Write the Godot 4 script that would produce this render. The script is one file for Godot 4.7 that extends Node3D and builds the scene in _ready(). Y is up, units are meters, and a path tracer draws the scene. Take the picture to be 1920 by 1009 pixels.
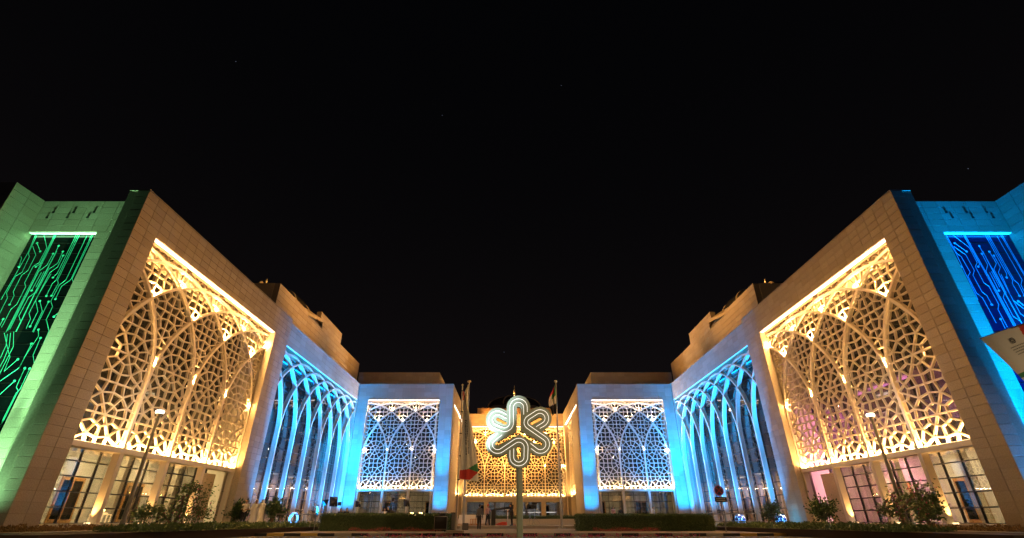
extends Node3D
# A university forecourt at night: two gold lattice pavilions, blue arcades, two inner blocks and a domed hall.
# y is up, metres; the road is y = 0, the camera looks along -z.

const EYE := 0.85
const CAMX := -0.48
const FOCAL := 890.75          # pixels of the 1920 px wide photograph
const PITCH := 27.79
const TOP := 17.75             # parapet of the facades
const HEAD := 15.57            # head of the tall openings
const RAIL := 4.32             # top of the rail below the screens
const BASE := 0.65             # building floor
const SPRING := 8.0
const CROWN := 15.2
const WING_X := 21.5
const Z_WING0 := 22.28
const Z_WING1 := 42.56
const ARC_X := 21.98
const Z_FRONT := 67.08
const IN_X := 8.71
const Z_HALL := 88.6

const AMBER := Color(1.0, 0.69, 0.34)
const GOLD := Color(1.0, 0.74, 0.42)
const BLUE := Color(0.0, 0.59, 1.0)
const GREEN := Color(0.64, 1.0, 0.70)

var M := {}
var names := {}
var rng := RandomNumberGenerator.new()
var tile_cache := {}

# ---------------------------------------------------------------- mesh builder
class MB:
	var v := PackedVector3Array()
	var n := PackedVector3Array()
	var c := PackedColorArray()
	func tri(a: Vector3, b: Vector3, d: Vector3) -> void:
		var nn := (b - a).cross(d - a).normalized()
		v.append(a); v.append(d); v.append(b)
		n.append(nn); n.append(nn); n.append(nn)
	func quad(a: Vector3, b: Vector3, d: Vector3, e: Vector3) -> void:
		tri(a, b, d)
		tri(a, d, e)
	func box(a: Vector3, b: Vector3) -> void:
		var p := [Vector3(a.x, a.y, a.z), Vector3(b.x, a.y, a.z), Vector3(b.x, b.y, a.z), Vector3(a.x, b.y, a.z), Vector3(a.x, a.y, b.z), Vector3(b.x, a.y, b.z), Vector3(b.x, b.y, b.z), Vector3(a.x, b.y, b.z)]
		_hex(p)
	func _hex(p: Array) -> void:
		quad(p[4], p[5], p[6], p[7])
		quad(p[1], p[0], p[3], p[2])
		quad(p[5], p[1], p[2], p[6])
		quad(p[0], p[4], p[7], p[3])
		quad(p[7], p[6], p[2], p[3])
		quad(p[0], p[1], p[5], p[4])
	func cbox(a: Vector3, b: Vector3, ch: float) -> void:
		# box whose +z face has chamfered edges
		var z1 := b.z - ch
		var p := [Vector3(a.x, a.y, z1), Vector3(b.x, a.y, z1), Vector3(b.x, b.y, z1), Vector3(a.x, b.y, z1)]
		var q := [Vector3(a.x + ch, a.y + ch, b.z), Vector3(b.x - ch, a.y + ch, b.z), Vector3(b.x - ch, b.y - ch, b.z), Vector3(a.x + ch, b.y - ch, b.z)]
		quad(q[0], q[1], q[2], q[3])
		for i in 4:
			var j := (i + 1) % 4
			quad(p[i], p[j], q[j], q[i])
			quad(Vector3(p[i].x, p[i].y, a.z), Vector3(p[j].x, p[j].y, a.z), p[j], p[i])
		quad(Vector3(b.x, a.y, a.z), Vector3(a.x, a.y, a.z), Vector3(a.x, b.y, a.z), Vector3(b.x, b.y, a.z))
	func cbox2(a: Vector3, b: Vector3) -> void:
		# open-bottomed box for flat slabs
		var p := [Vector3(a.x, a.y, a.z), Vector3(b.x, a.y, a.z), Vector3(b.x, b.y, a.z), Vector3(a.x, b.y, a.z), Vector3(a.x, a.y, b.z), Vector3(b.x, a.y, b.z), Vector3(b.x, b.y, b.z), Vector3(a.x, b.y, b.z)]
		quad(p[4], p[5], p[6], p[7])
		quad(p[5], p[1], p[2], p[6])
		quad(p[0], p[4], p[7], p[3])
		quad(p[7], p[6], p[2], p[3])
	func tbox(t: Transform3D, size: Vector3) -> void:
		var h := size * 0.5
		var p := []
		for s in [[-1, -1, -1], [1, -1, -1], [1, 1, -1], [-1, 1, -1], [-1, -1, 1], [1, -1, 1], [1, 1, 1], [-1, 1, 1]]:
			p.append(t * Vector3(h.x * s[0], h.y * s[1], h.z * s[2]))
		_hex(p)
	func prism(poly: PackedVector2Array, z0: float, z1: float) -> void:
		var pl := poly.duplicate()
		if Geometry2D.is_polygon_clockwise(pl):
			pl.reverse()
		var ix := Geometry2D.triangulate_polygon(pl)
		for i in range(0, ix.size(), 3):
			var a := pl[ix[i]]
			var b := pl[ix[i + 1]]
			var d := pl[ix[i + 2]]
			if (b - a).cross(d - a) < 0.0:
				var t := b
				b = d
				d = t
			tri(Vector3(a.x, a.y, z1), Vector3(b.x, b.y, z1), Vector3(d.x, d.y, z1))
			tri(Vector3(a.x, a.y, z0), Vector3(d.x, d.y, z0), Vector3(b.x, b.y, z0))
		for i in pl.size():
			var a := pl[i]
			var b := pl[(i + 1) % pl.size()]
			quad(Vector3(a.x, a.y, z0), Vector3(b.x, b.y, z0), Vector3(b.x, b.y, z1), Vector3(a.x, a.y, z1))
	func ribbon(path: PackedVector2Array, w: float, z0: float, z1: float) -> void:
		# a flat bar of width w that follows a path in the xy plane
		var l := PackedVector2Array()
		var r := PackedVector2Array()
		for i in path.size():
			var d0 := (path[i] - path[maxi(i - 1, 0)]).normalized()
			var d1 := (path[mini(i + 1, path.size() - 1)] - path[i]).normalized()
			if i == 0:
				d0 = d1
			if i == path.size() - 1:
				d1 = d0
			var d := (d0 + d1).normalized()
			var k: float = w * 0.5 / maxf(0.5, sqrt(maxf(0.0, (1.0 + d0.dot(d1)) * 0.5)))
			var nn := Vector2(-d.y, d.x) * k
			l.append(path[i] + nn)
			r.append(path[i] - nn)
		for i in path.size() - 1:
			var a := l[i]
			var b := l[i + 1]
			var e := r[i]
			var f := r[i + 1]
			quad(Vector3(e.x, e.y, z1), Vector3(f.x, f.y, z1), Vector3(b.x, b.y, z1), Vector3(a.x, a.y, z1))
			quad(Vector3(f.x, f.y, z0), Vector3(e.x, e.y, z0), Vector3(a.x, a.y, z0), Vector3(b.x, b.y, z0))
			quad(Vector3(e.x, e.y, z0), Vector3(f.x, f.y, z0), Vector3(f.x, f.y, z1), Vector3(e.x, e.y, z1))
			quad(Vector3(b.x, b.y, z0), Vector3(a.x, a.y, z0), Vector3(a.x, a.y, z1), Vector3(b.x, b.y, z1))
		var s := path.size() - 1
		quad(Vector3(l[0].x, l[0].y, z0), Vector3(r[0].x, r[0].y, z0), Vector3(r[0].x, r[0].y, z1), Vector3(l[0].x, l[0].y, z1))
		quad(Vector3(r[s].x, r[s].y, z0), Vector3(l[s].x, l[s].y, z0), Vector3(l[s].x, l[s].y, z1), Vector3(r[s].x, r[s].y, z1))
	func tube(path: Array, radii: Array, sides: int) -> void:
		var rings := []
		for i in path.size():
			var a: Vector3 = path[maxi(i - 1, 0)]
			var b: Vector3 = path[mini(i + 1, path.size() - 1)]
			var d := (b - a).normalized()
			var u := d.cross(Vector3.UP if absf(d.y) < 0.9 else Vector3.RIGHT).normalized()
			var w := d.cross(u)
			var ring := []
			for k in sides:
				var t := TAU * k / sides
				ring.append(path[i] + (u * cos(t) + w * sin(t)) * float(radii[mini(i, radii.size() - 1)]))
			rings.append(ring)
		for i in path.size() - 1:
			for k in sides:
				var j := (k + 1) % sides
				quad(rings[i][k], rings[i][j], rings[i + 1][j], rings[i + 1][k])
		for k in sides:
			var j := (k + 1) % sides
			tri(path[0], rings[0][j], rings[0][k])
			tri(path[-1], rings[-1][k], rings[-1][j])
	func lathe(profile: Array, sides: int, at: Vector3, squash := Vector3.ONE) -> void:
		for i in profile.size() - 1:
			var p: Vector2 = profile[i]
			var q: Vector2 = profile[i + 1]
			for k in sides:
				var a := TAU * k / sides
				var b := TAU * (k + 1) / sides
				var da := Vector3(cos(a), 0, -sin(a))
				var db := Vector3(cos(b), 0, -sin(b))
				var v0 := at + (da * p.x + Vector3.UP * p.y) * squash
				var v1 := at + (db * p.x + Vector3.UP * p.y) * squash
				var v2 := at + (db * q.x + Vector3.UP * q.y) * squash
				var v3 := at + (da * q.x + Vector3.UP * q.y) * squash
				if p.x > 0.0001:
					tri(v0, v1, v2)
				if q.x > 0.0001:
					tri(v0, v2, v3)
	func leaf(at: Vector3, d: Vector3, side: Vector3, l: float, w: float) -> void:
		var m := at + d * l * 0.5
		tri(at, m + side * w, at + d * l)
		tri(at, at + d * l, m - side * w)
	func mesh() -> ArrayMesh:
		var arr := []
		arr.resize(Mesh.ARRAY_MAX)
		arr[Mesh.ARRAY_VERTEX] = v
		arr[Mesh.ARRAY_NORMAL] = n
		if c.size() == v.size():
			arr[Mesh.ARRAY_COLOR] = c
		var m := ArrayMesh.new()
		m.add_surface_from_arrays(Mesh.PRIMITIVE_TRIANGLES, arr)
		return m

# ---------------------------------------------------------------- scene helpers
func numbered(called: String) -> String:
	if not names.has(called):
		names[called] = 0
		return called
	names[called] += 1
	return "%s_%03d" % [called, names[called]]

func thing(called: String, label: String, category: String, at := Vector3.ZERO, turn := 0.0, group := "") -> Node3D:
	var o := Node3D.new()
	o.name = numbered(called)
	add_child(o)
	o.position = at
	o.rotation.y = turn
	o.set_meta("label", label)
	o.set_meta("category", category)
	if group:
		o.set_meta("group", group)
	return o

func part(parent: Node, called: String, mesh: Mesh, m: Material, label := "") -> MeshInstance3D:
	var o := MeshInstance3D.new()
	o.name = called
	o.mesh = mesh
	o.material_override = m
	parent.add_child(o, true)
	if label:
		o.set_meta("label", label)
	return o

func struct(called: String, mesh: Mesh, m: Material, label := "") -> MeshInstance3D:
	var o := part(self, numbered(called), mesh, m)
	o.set_meta("kind", "structure")
	if label:
		o.set_meta("label", label)
	return o

func boxpart(parent: Node, called: String, a: Vector3, b: Vector3, m: Material) -> MeshInstance3D:
	var mb := MB.new()
	mb.box(a, b)
	return part(parent, called, mb.mesh(), m)

func spot(parent: Node, at: Vector3, to: Vector3, col: Color, energy: float, angle: float, size := 0.1, blend := 1.0) -> void:
	var l := SpotLight3D.new()
	l.name = "flood_beam"
	parent.add_child(l, true)
	l.position = at
	l.light_color = col
	l.light_energy = energy
	l.spot_angle = angle
	l.spot_angle_attenuation = blend
	l.spot_range = 120.0
	l.spot_attenuation = 2.0
	l.light_size = size
	l.shadow_enabled = true
	var d := (to - at).normalized()
	l.basis = Basis.looking_at(d, Vector3.UP if absf(d.y) < 0.98 else Vector3.FORWARD)

func omni(parent: Node, at: Vector3, col: Color, energy: float, size := 0.1) -> void:
	var l := OmniLight3D.new()
	l.name = "bulb_glow"
	parent.add_child(l, true)
	l.position = at
	l.light_color = col
	l.light_energy = energy
	l.omni_range = 60.0
	l.omni_attenuation = 2.0
	l.light_size = size
	l.shadow_enabled = true

func area(parent: Node, at: Vector3, dir: Vector3, size: Vector2, col: Color, energy: float) -> void:
	# size.x runs along local x of the parent
	var l := AreaLight3D.new()
	l.name = "strip_glow"
	parent.add_child(l, true)
	l.position = at
	var z := -dir.normalized()
	var x := Vector3.RIGHT
	var y := z.cross(x).normalized()
	l.basis = Basis(x, y, z)
	l.area_size = size
	l.light_color = col
	l.light_energy = energy
	l.area_range = 60.0
	l.area_attenuation = 2.0
	l.shadow_enabled = true

func lin(r: float, g: float, b: float, a := 1.0) -> Color:
	var k := Color(r, g, b).linear_to_srgb()
	k.a = a
	return k

func mat(key: String, col: Color, rough := 0.8, metal := 0.0) -> StandardMaterial3D:
	var m := StandardMaterial3D.new()
	m.resource_name = key
	m.albedo_color = col
	m.roughness = rough
	m.metallic = metal
	M[key] = m
	return m

func glow(key: String, col: Color, energy: float) -> StandardMaterial3D:
	var m := mat(key, Color(0.9, 0.9, 0.9), 0.6)
	m.emission_enabled = true
	m.emission = col
	m.emission_energy_multiplier = energy
	return m

func noise_tex(seed_: int, freq: float, lo: float, hi: float, size := 512, octaves := 5) -> ImageTexture:
	var f := FastNoiseLite.new()
	f.seed = seed_
	f.frequency = freq
	f.fractal_octaves = octaves
	var img := f.get_seamless_image(size, size)
	var out := Image.create(size, size, false, Image.FORMAT_RGB8)
	for y in size:
		for x in size:
			var k := lerpf(lo, hi, img.get_pixel(x, y).r)
			out.set_pixel(x, y, Color(k, k, k))
	out.generate_mipmaps()
	return ImageTexture.create_from_image(out)

func textured(key: String, tex: Texture2D, scale_: float, bump := 0.0) -> void:
	var m: StandardMaterial3D = M[key]
	m.albedo_texture = tex
	m.uv1_triplanar = true
	m.uv1_world_triplanar = true
	m.uv1_scale = Vector3.ONE * scale_
	if bump > 0.0:
		m.heightmap_enabled = true
		m.heightmap_texture = tex
		m.heightmap_scale = bump

# a pixel of the photograph at a given distance from the camera plane, in world coordinates
func px(x: float, y: float, dist: float) -> Vector3:
	var u := (x - 960.0) / FOCAL
	var v := (504.5 - y) / FOCAL
	var p := deg_to_rad(PITCH)
	var up := v * cos(p) + sin(p)
	var fw := cos(p) - v * sin(p)
	var t := dist / fw
	return Vector3(CAMX + u * t, EYE + up * t, -dist)

func materials() -> void:
	var grain := noise_tex(3, 0.05, 0.84, 1.0)
	var fine := noise_tex(11, 0.08, 0.8, 1.0)
	for k in 4:
		var d: float = [0.0, -0.035, 0.028, -0.015][k]
		mat("stone%d" % k, lin(0.50 + d, 0.43 + d, 0.34 + d), 0.82)
		textured("stone%d" % k, grain, 0.5, 0.04)
	mat("joint", lin(0.20, 0.17, 0.13), 0.95)
	mat("core", lin(0.42, 0.36, 0.28), 0.9)
	textured("core", grain, 0.3)
	mat("cream", lin(0.76, 0.68, 0.55), 0.55)
	textured("cream", fine, 0.5)
	mat("rib", lin(0.72, 0.64, 0.52), 0.5)
	mat("plaster", lin(0.60, 0.53, 0.42), 0.85)
	textured("plaster", fine, 0.25)
	mat("white_wall", lin(0.62, 0.60, 0.54), 0.8)
	mat("panel_brown", lin(0.16, 0.10, 0.05), 0.6)
	mat("mullion", lin(0.02, 0.02, 0.022), 0.4, 0.6)
	mat("floor", lin(0.30, 0.27, 0.23), 0.35)
	mat("gallery", lin(0.34, 0.31, 0.26), 0.7)
	mat("interior_wall", lin(0.30, 0.27, 0.23), 0.8)
	var g := mat("glass", Color(0.06, 0.075, 0.08, 0.46), 0.01)
	g.transparency = BaseMaterial3D.TRANSPARENCY_ALPHA
	g.metallic_specular = 0.9
	mat("dark_glass", lin(0.003, 0.006, 0.007), 0.03).metallic_specular = 0.35
	mat("navy_glass", lin(0.006, 0.008, 0.045), 0.03).metallic_specular = 0.35
	mat("trace_teal", lin(0.06, 0.72, 0.52), 0.7)
	mat("trace_blue", lin(0.25, 0.55, 0.95), 0.7)
	mat("dome_glass", lin(0.03, 0.032, 0.036), 0.1)
	mat("bronze", lin(0.62, 0.52, 0.34), 0.3, 0.8)
	mat("steel", lin(0.32, 0.32, 0.31), 0.4, 0.8)
	mat("pole_grey", lin(0.16, 0.16, 0.15), 0.45, 0.6)
	mat("black", lin(0.012, 0.012, 0.012), 0.6)
	mat("kerb_black", lin(0.015, 0.015, 0.015), 0.8)
	mat("kerb_yellow", lin(0.45, 0.30, 0.06), 0.8)
	mat("kerb_grey", lin(0.30, 0.27, 0.23), 0.85)
	mat("asphalt", lin(0.045, 0.045, 0.045), 0.9)
	textured("asphalt", fine, 0.6, 0.3)
	mat("paving", lin(0.26, 0.23, 0.19), 0.85)
	textured("paving", fine, 0.8, 0.15)
	mat("soil", lin(0.05, 0.032, 0.02), 0.95)
	textured("soil", fine, 1.5, 0.5)
	for k in 3:
		var a: Array = [[0.045, 0.085, 0.022], [0.07, 0.11, 0.03], [0.03, 0.06, 0.018]][k]
		var lf := mat("leaf%d" % k, lin(a[0], a[1], a[2]), 0.55)
		lf.backlight_enabled = true
		lf.backlight = Color(0.10, 0.16, 0.04)
	mat("amber_lit_leaf", lin(0.22, 0.13, 0.03), 0.7)  # amber lamp light put into the leaf colour
	mat("bark", lin(0.16, 0.10, 0.06), 0.9)
	mat("red_flower", lin(0.30, 0.07, 0.07), 0.7)
	mat("magenta_flower", lin(0.42, 0.03, 0.14), 0.7)
	mat("red", lin(0.62, 0.06, 0.02), 0.8)
	mat("flag_red", lin(0.60, 0.05, 0.04), 0.8)
	mat("flag_green", lin(0.05, 0.25, 0.10), 0.8)
	mat("flag_black", lin(0.015, 0.015, 0.018), 0.8)
	mat("flag_white", lin(0.74, 0.72, 0.68), 0.8)
	mat("ink_blue", lin(0.02, 0.05, 0.20), 0.8)
	mat("ink_dark", lin(0.03, 0.04, 0.06), 0.8)
	mat("skin", lin(0.36, 0.20, 0.12), 0.6)
	mat("hair", lin(0.012, 0.010, 0.008), 0.7)
	mat("cloth_white", lin(0.72, 0.70, 0.66), 0.85)
	mat("cloth_black", lin(0.015, 0.015, 0.018), 0.85)
	mat("cloth_grey", lin(0.09, 0.09, 0.10), 0.85)
	mat("cloth_beige", lin(0.50, 0.38, 0.26), 0.85)
	mat("cloth_pink", lin(0.52, 0.30, 0.28), 0.85)
	mat("cloth_navy", lin(0.03, 0.04, 0.10), 0.85)
	mat("cap_red", lin(0.55, 0.07, 0.02), 0.7)
	mat("wood", lin(0.45, 0.22, 0.06), 0.6)
	mat("sign_metal", lin(0.27, 0.32, 0.25), 0.45, 0.15)
	mat("sign_red", lin(0.35, 0.02, 0.02), 0.5)
	mat("sign_navy", lin(0.01, 0.015, 0.07), 0.5)
	glow("led_gold", Color(1.0, 0.86, 0.62), 2.2)
	glow("led_white", Color(1.0, 0.97, 0.94), 2.6)
	glow("led_blue", Color(0.15, 0.65, 1.0), 1.6)
	glow("led_green", Color(0.25, 1.0, 0.55), 1.5)
	glow("led_sign", Color(1.0, 0.96, 0.90), 1.3)
	glow("lamp_white", Color(1.0, 0.97, 0.92), 2.0)
	glow("lamp_warm", Color(1.0, 0.82, 0.55), 5.0)
	glow("room_light", Color(1.0, 0.92, 0.75), 1.5)
	glow("room_pink", Color(1.0, 0.55, 0.85), 1.5)
	glow("star_white", Color(0.8, 0.85, 1.0), 0.2)

# ---------------------------------------------------------------- setting up
func _ready() -> void:
	rng.seed = 7
	# camera
	var cam := Camera3D.new()
	cam.name = "camera"
	add_child(cam)
	cam.position = Vector3(CAMX, EYE, 0)
	cam.rotation_degrees = Vector3(PITCH, 0, 0)
	cam.fov = 2.0 * rad_to_deg(atan(504.5 / FOCAL))
	cam.near = 0.1
	cam.far = 6000.0
	cam.current = true
	# sky and moonlight
	var sky_mat := ProceduralSkyMaterial.new()
	sky_mat.sky_top_color = Color(0.012, 0.013, 0.018)
	sky_mat.sky_horizon_color = Color(0.085, 0.068, 0.07)
	sky_mat.sky_curve = 0.25
	sky_mat.ground_bottom_color = Color(0.01, 0.01, 0.01)
	sky_mat.ground_horizon_color = Color(0.03, 0.026, 0.026)
	sky_mat.sun_angle_max = 0.0
	var sky := Sky.new()
	sky.sky_material = sky_mat
	var env := Environment.new()
	env.background_mode = Environment.BG_SKY
	env.sky = sky
	env.background_energy_multiplier = 1.0
	env.tonemap_mode = Environment.TONE_MAPPER_LINEAR
	env.tonemap_exposure = 1.0
	env.sdfgi_enabled = true
	env.ssao_enabled = true
	env.ssil_enabled = true
	var we := WorldEnvironment.new()
	we.name = "night"
	we.environment = env
	add_child(we)
	var moon := DirectionalLight3D.new()
	moon.name = "moonlight"
	moon.light_color = Color(0.75, 0.82, 1.0)
	moon.light_energy = 0.004
	moon.light_angular_distance = 0.5
	moon.shadow_enabled = true
	add_child(moon)
	moon.rotation_degrees = Vector3(-55, 25, 0)
	materials()
	# the place
	ground()
	for s in [-1, 1]:
		wing(s)
		end_block(s)
		arcade(s)
		inner_block(s)
		court_side(s)
		penthouse(s)
		rear_penthouse(s)
	hall()
	print("buildings done")
	furniture()
	planting()
	equipment()
	people()
	stars()
	print("nodes ", get_child_count())

# ---------------------------------------------------------------- stone
func tile_mesh(w: float, h: float) -> ArrayMesh:
	var key := "%.3f_%.3f" % [w, h]
	if not tile_cache.has(key):
		var mb := MB.new()
		mb.cbox(Vector3(-w * 0.5, -h * 0.5, -0.04), Vector3(w * 0.5, h * 0.5, 0.0), 0.006)
		tile_cache[key] = mb.mesh()
	return tile_cache[key]

# a grid of stone panels over a rectangle of the parent's xy plane (or of a plane turned about y)
func tiles(parent: Node, x0: float, y0: float, x1: float, y1: float, cols: int, rows: int, gap: float, origin := Vector3.ZERO, turn := 0.0, called := "stone_panel") -> void:
	var w := (x1 - x0) / cols
	var h := (y1 - y0) / rows
	var m := tile_mesh(w - gap, h - gap)
	var b := Basis(Vector3.UP, turn)
	for r in rows:
		for c in cols:
			var o := part(parent, called, m, M["stone%d" % rng.randi_range(0, 3)])
			o.transform = Transform3D(b, origin + b * Vector3(x0 + (c + 0.5) * w, y0 + (r + 0.5) * h, rng.randf_range(-0.0006, 0.0006)))

# ---------------------------------------------------------------- lattice
const NODES := {"S": [0.0, 0.0], "A": [0.174, 0.0], "E": [0.367, 0.0], "P0": [0.5, 0.0], "B": [0.09, 0.149], "C": [0.0, 0.185], "D": [0.173, 0.097], "F": [0.332, 0.168], "G": [0.188, 0.312], "H": [0.0, 0.352], "K": [0.351, 0.41], "L": [0.403, 0.327], "Mm": [0.315, 0.5], "N": [0.148, 0.5], "O": [0.0, 0.5], "P1": [0.5, 0.5], "Q": [0.5, 0.326], "R": [0.5, 0.133]}
const EDGES := ["S-A", "A-E", "E-P0", "A-D", "D-B", "D-F", "E-F", "S-B", "B-C", "B-G", "C-H", "F-G", "F-R", "F-L", "G-H", "G-N", "G-K", "L-K", "L-Q", "K-P1", "K-Mm", "Mm-N", "N-O", "H-O", "P1-Q", "Q-R", "R-P0"]

# one mesh per bay; the bars of a bay and the joints between them form one closed sheet
func lattice(nb: int, bay: float, y0: float, y1: float, ystar: float, period: float, w: float, z0: float, z1: float) -> Array:
	var pts := []
	var ids := {}
	var links := {}
	var add := func(p: Vector2) -> int:
		var k := Vector2i(roundi(p.x * 500.0), roundi(p.y * 500.0))
		if not ids.has(k):
			ids[k] = pts.size()
			pts.append(p)
			links[pts.size() - 1] = {}
		return ids[k]
	var k0 := floori((y0 - ystar) / period) - 1
	var k1 := ceili((y1 - ystar) / period) + 1
	for b in nb:
		for k in range(k0, k1 + 1):
			for su in [-1, 1]:
				for sv in [-1, 1]:
					for e in EDGES:
						var ab: PackedStringArray = e.split("-")
						var a: Array = NODES[ab[0]]
						var c: Array = NODES[ab[1]]
						var p := Vector2((b + 0.5 + su * a[0]) * bay, ystar + (k + sv * a[1]) * period)
						var q := Vector2((b + 0.5 + su * c[0]) * bay, ystar + (k + sv * c[1]) * period)
						if p.distance_to(q) < 0.01:
							continue
						if a[0] == 0.5 and c[0] == 0.5 and minf(p.y, q.y) < 9.6:
							continue
						if maxf(p.y, q.y) <= y0 + 0.01 or minf(p.y, q.y) >= y1 - 0.01:
							continue
						for t in 2:
							var lo := p if p.y < q.y else q
							var hi := q if p.y < q.y else p
							if lo.y < y0:
								lo = lo.lerp(hi, (y0 - lo.y) / (hi.y - lo.y))
							if hi.y > y1:
								hi = lo.lerp(hi, (y1 - lo.y) / (hi.y - lo.y))
							p = lo
							q = hi
						var i: int = add.call(p)
						var j: int = add.call(q)
						if i != j:
							links[i][j] = true
							links[j][i] = true
	var out := []
	for b in nb:
		out.append(MB.new())
	var h := w * 0.5
	var corners := {}   # corners[i][j] = [right, left] of the bar i->j, at i
	for i in pts.size():
		var nbrs: Array = links[i].keys()
		if nbrs.is_empty():
			continue
		var me: Vector2 = pts[i]
		nbrs.sort_custom(func(a, c): return (pts[a] - me).angle() < (pts[c] - me).angle())
		corners[i] = {}
		var m := nbrs.size()
		for j in nbrs:
			corners[i][j] = [Vector2.ZERO, Vector2.ZERO]
		var ring := []
		for a in m:
			var ja: int = nbrs[a]
			var jb: int = nbrs[(a + 1) % m]
			var d1: Vector2 = (pts[ja] - me).normalized()
			var n1 := Vector2(-d1.y, d1.x)
			if m == 1:
				corners[i][ja] = [me - n1 * h, me + n1 * h]
				continue
			var d2: Vector2 = (pts[jb] - me).normalized()
			var phi := fposmod(d2.angle() - d1.angle(), TAU)
			var s: float = h / tan(phi * 0.5) if absf(phi - PI) > 0.001 else 0.0
			var lim: float = 0.45 * minf(me.distance_to(pts[ja]), me.distance_to(pts[jb]))
			s = clampf(s, -lim, lim)
			var p := me + n1 * h + d1 * s
			corners[i][ja][1] = p
			corners[i][jb][0] = p
			ring.append(p)
		var bi := clampi(floori(me.x / bay), 0, nb - 1)
		for a in ring.size():
			var p: Vector2 = ring[a]
			var q: Vector2 = ring[(a + 1) % ring.size()]
			if ring.size() == 2:
				break
			out[bi].tri(Vector3(me.x, me.y, z1), Vector3(p.x, p.y, z1), Vector3(q.x, q.y, z1))
			out[bi].tri(Vector3(me.x, me.y, z0), Vector3(q.x, q.y, z0), Vector3(p.x, p.y, z0))
	for i in corners:
		for j in corners[i]:
			if j < i:
				continue
			var ar: Vector2 = corners[i][j][0]
			var al: Vector2 = corners[i][j][1]
			var br: Vector2 = corners[j][i][0]
			var bl: Vector2 = corners[j][i][1]
			var bi := clampi(floori((pts[i].x + pts[j].x) * 0.5 / bay), 0, nb - 1)
			var mb: MB = out[bi]
			mb.quad(Vector3(ar.x, ar.y, z1), Vector3(bl.x, bl.y, z1), Vector3(br.x, br.y, z1), Vector3(al.x, al.y, z1))
			mb.quad(Vector3(bl.x, bl.y, z0), Vector3(ar.x, ar.y, z0), Vector3(al.x, al.y, z0), Vector3(br.x, br.y, z0))
			mb.quad(Vector3(ar.x, ar.y, z0), Vector3(bl.x, bl.y, z0), Vector3(bl.x, bl.y, z1), Vector3(ar.x, ar.y, z1))
			mb.quad(Vector3(br.x, br.y, z0), Vector3(al.x, al.y, z0), Vector3(al.x, al.y, z1), Vector3(br.x, br.y, z1))
	return out

# pointed arches that cross each other: from every post one rib leans right and one left
func ribs(parent: Node, x0: float, nb: int, bay: float, w: float, z0: float, z1: float, m: Material) -> void:
	var lo := x0
	var hi := x0 + nb * bay
	for i in range(-2, nb + 3):
		for s in [-1, 1]:
			var path := PackedVector2Array()
			var steps := 40
			for k in steps + 1:
				var th := PI * 0.5 * k / steps
				var dx := 2.0 * bay * (1.0 - pow(maxf(cos(th), 0.0), 2.0 / 1.9))
				var y := SPRING + (CROWN - SPRING) * pow(sin(th), 2.0 / 1.9)
				var p := Vector2(x0 + i * bay + s * dx, y)
				if p.x >= lo - 0.001 and p.x <= hi + 0.001:
					if path.is_empty() or path[-1].distance_to(p) > 0.02:
						path.append(p)
			if path.size() < 3:
				continue
			var mb := MB.new()
			var off := -0.004 if s < 0 else 0.0
			mb.ribbon(path, w, z0 - off, z1 + off)
			part(parent, "arch_rib", mb.mesh(), m)

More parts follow.
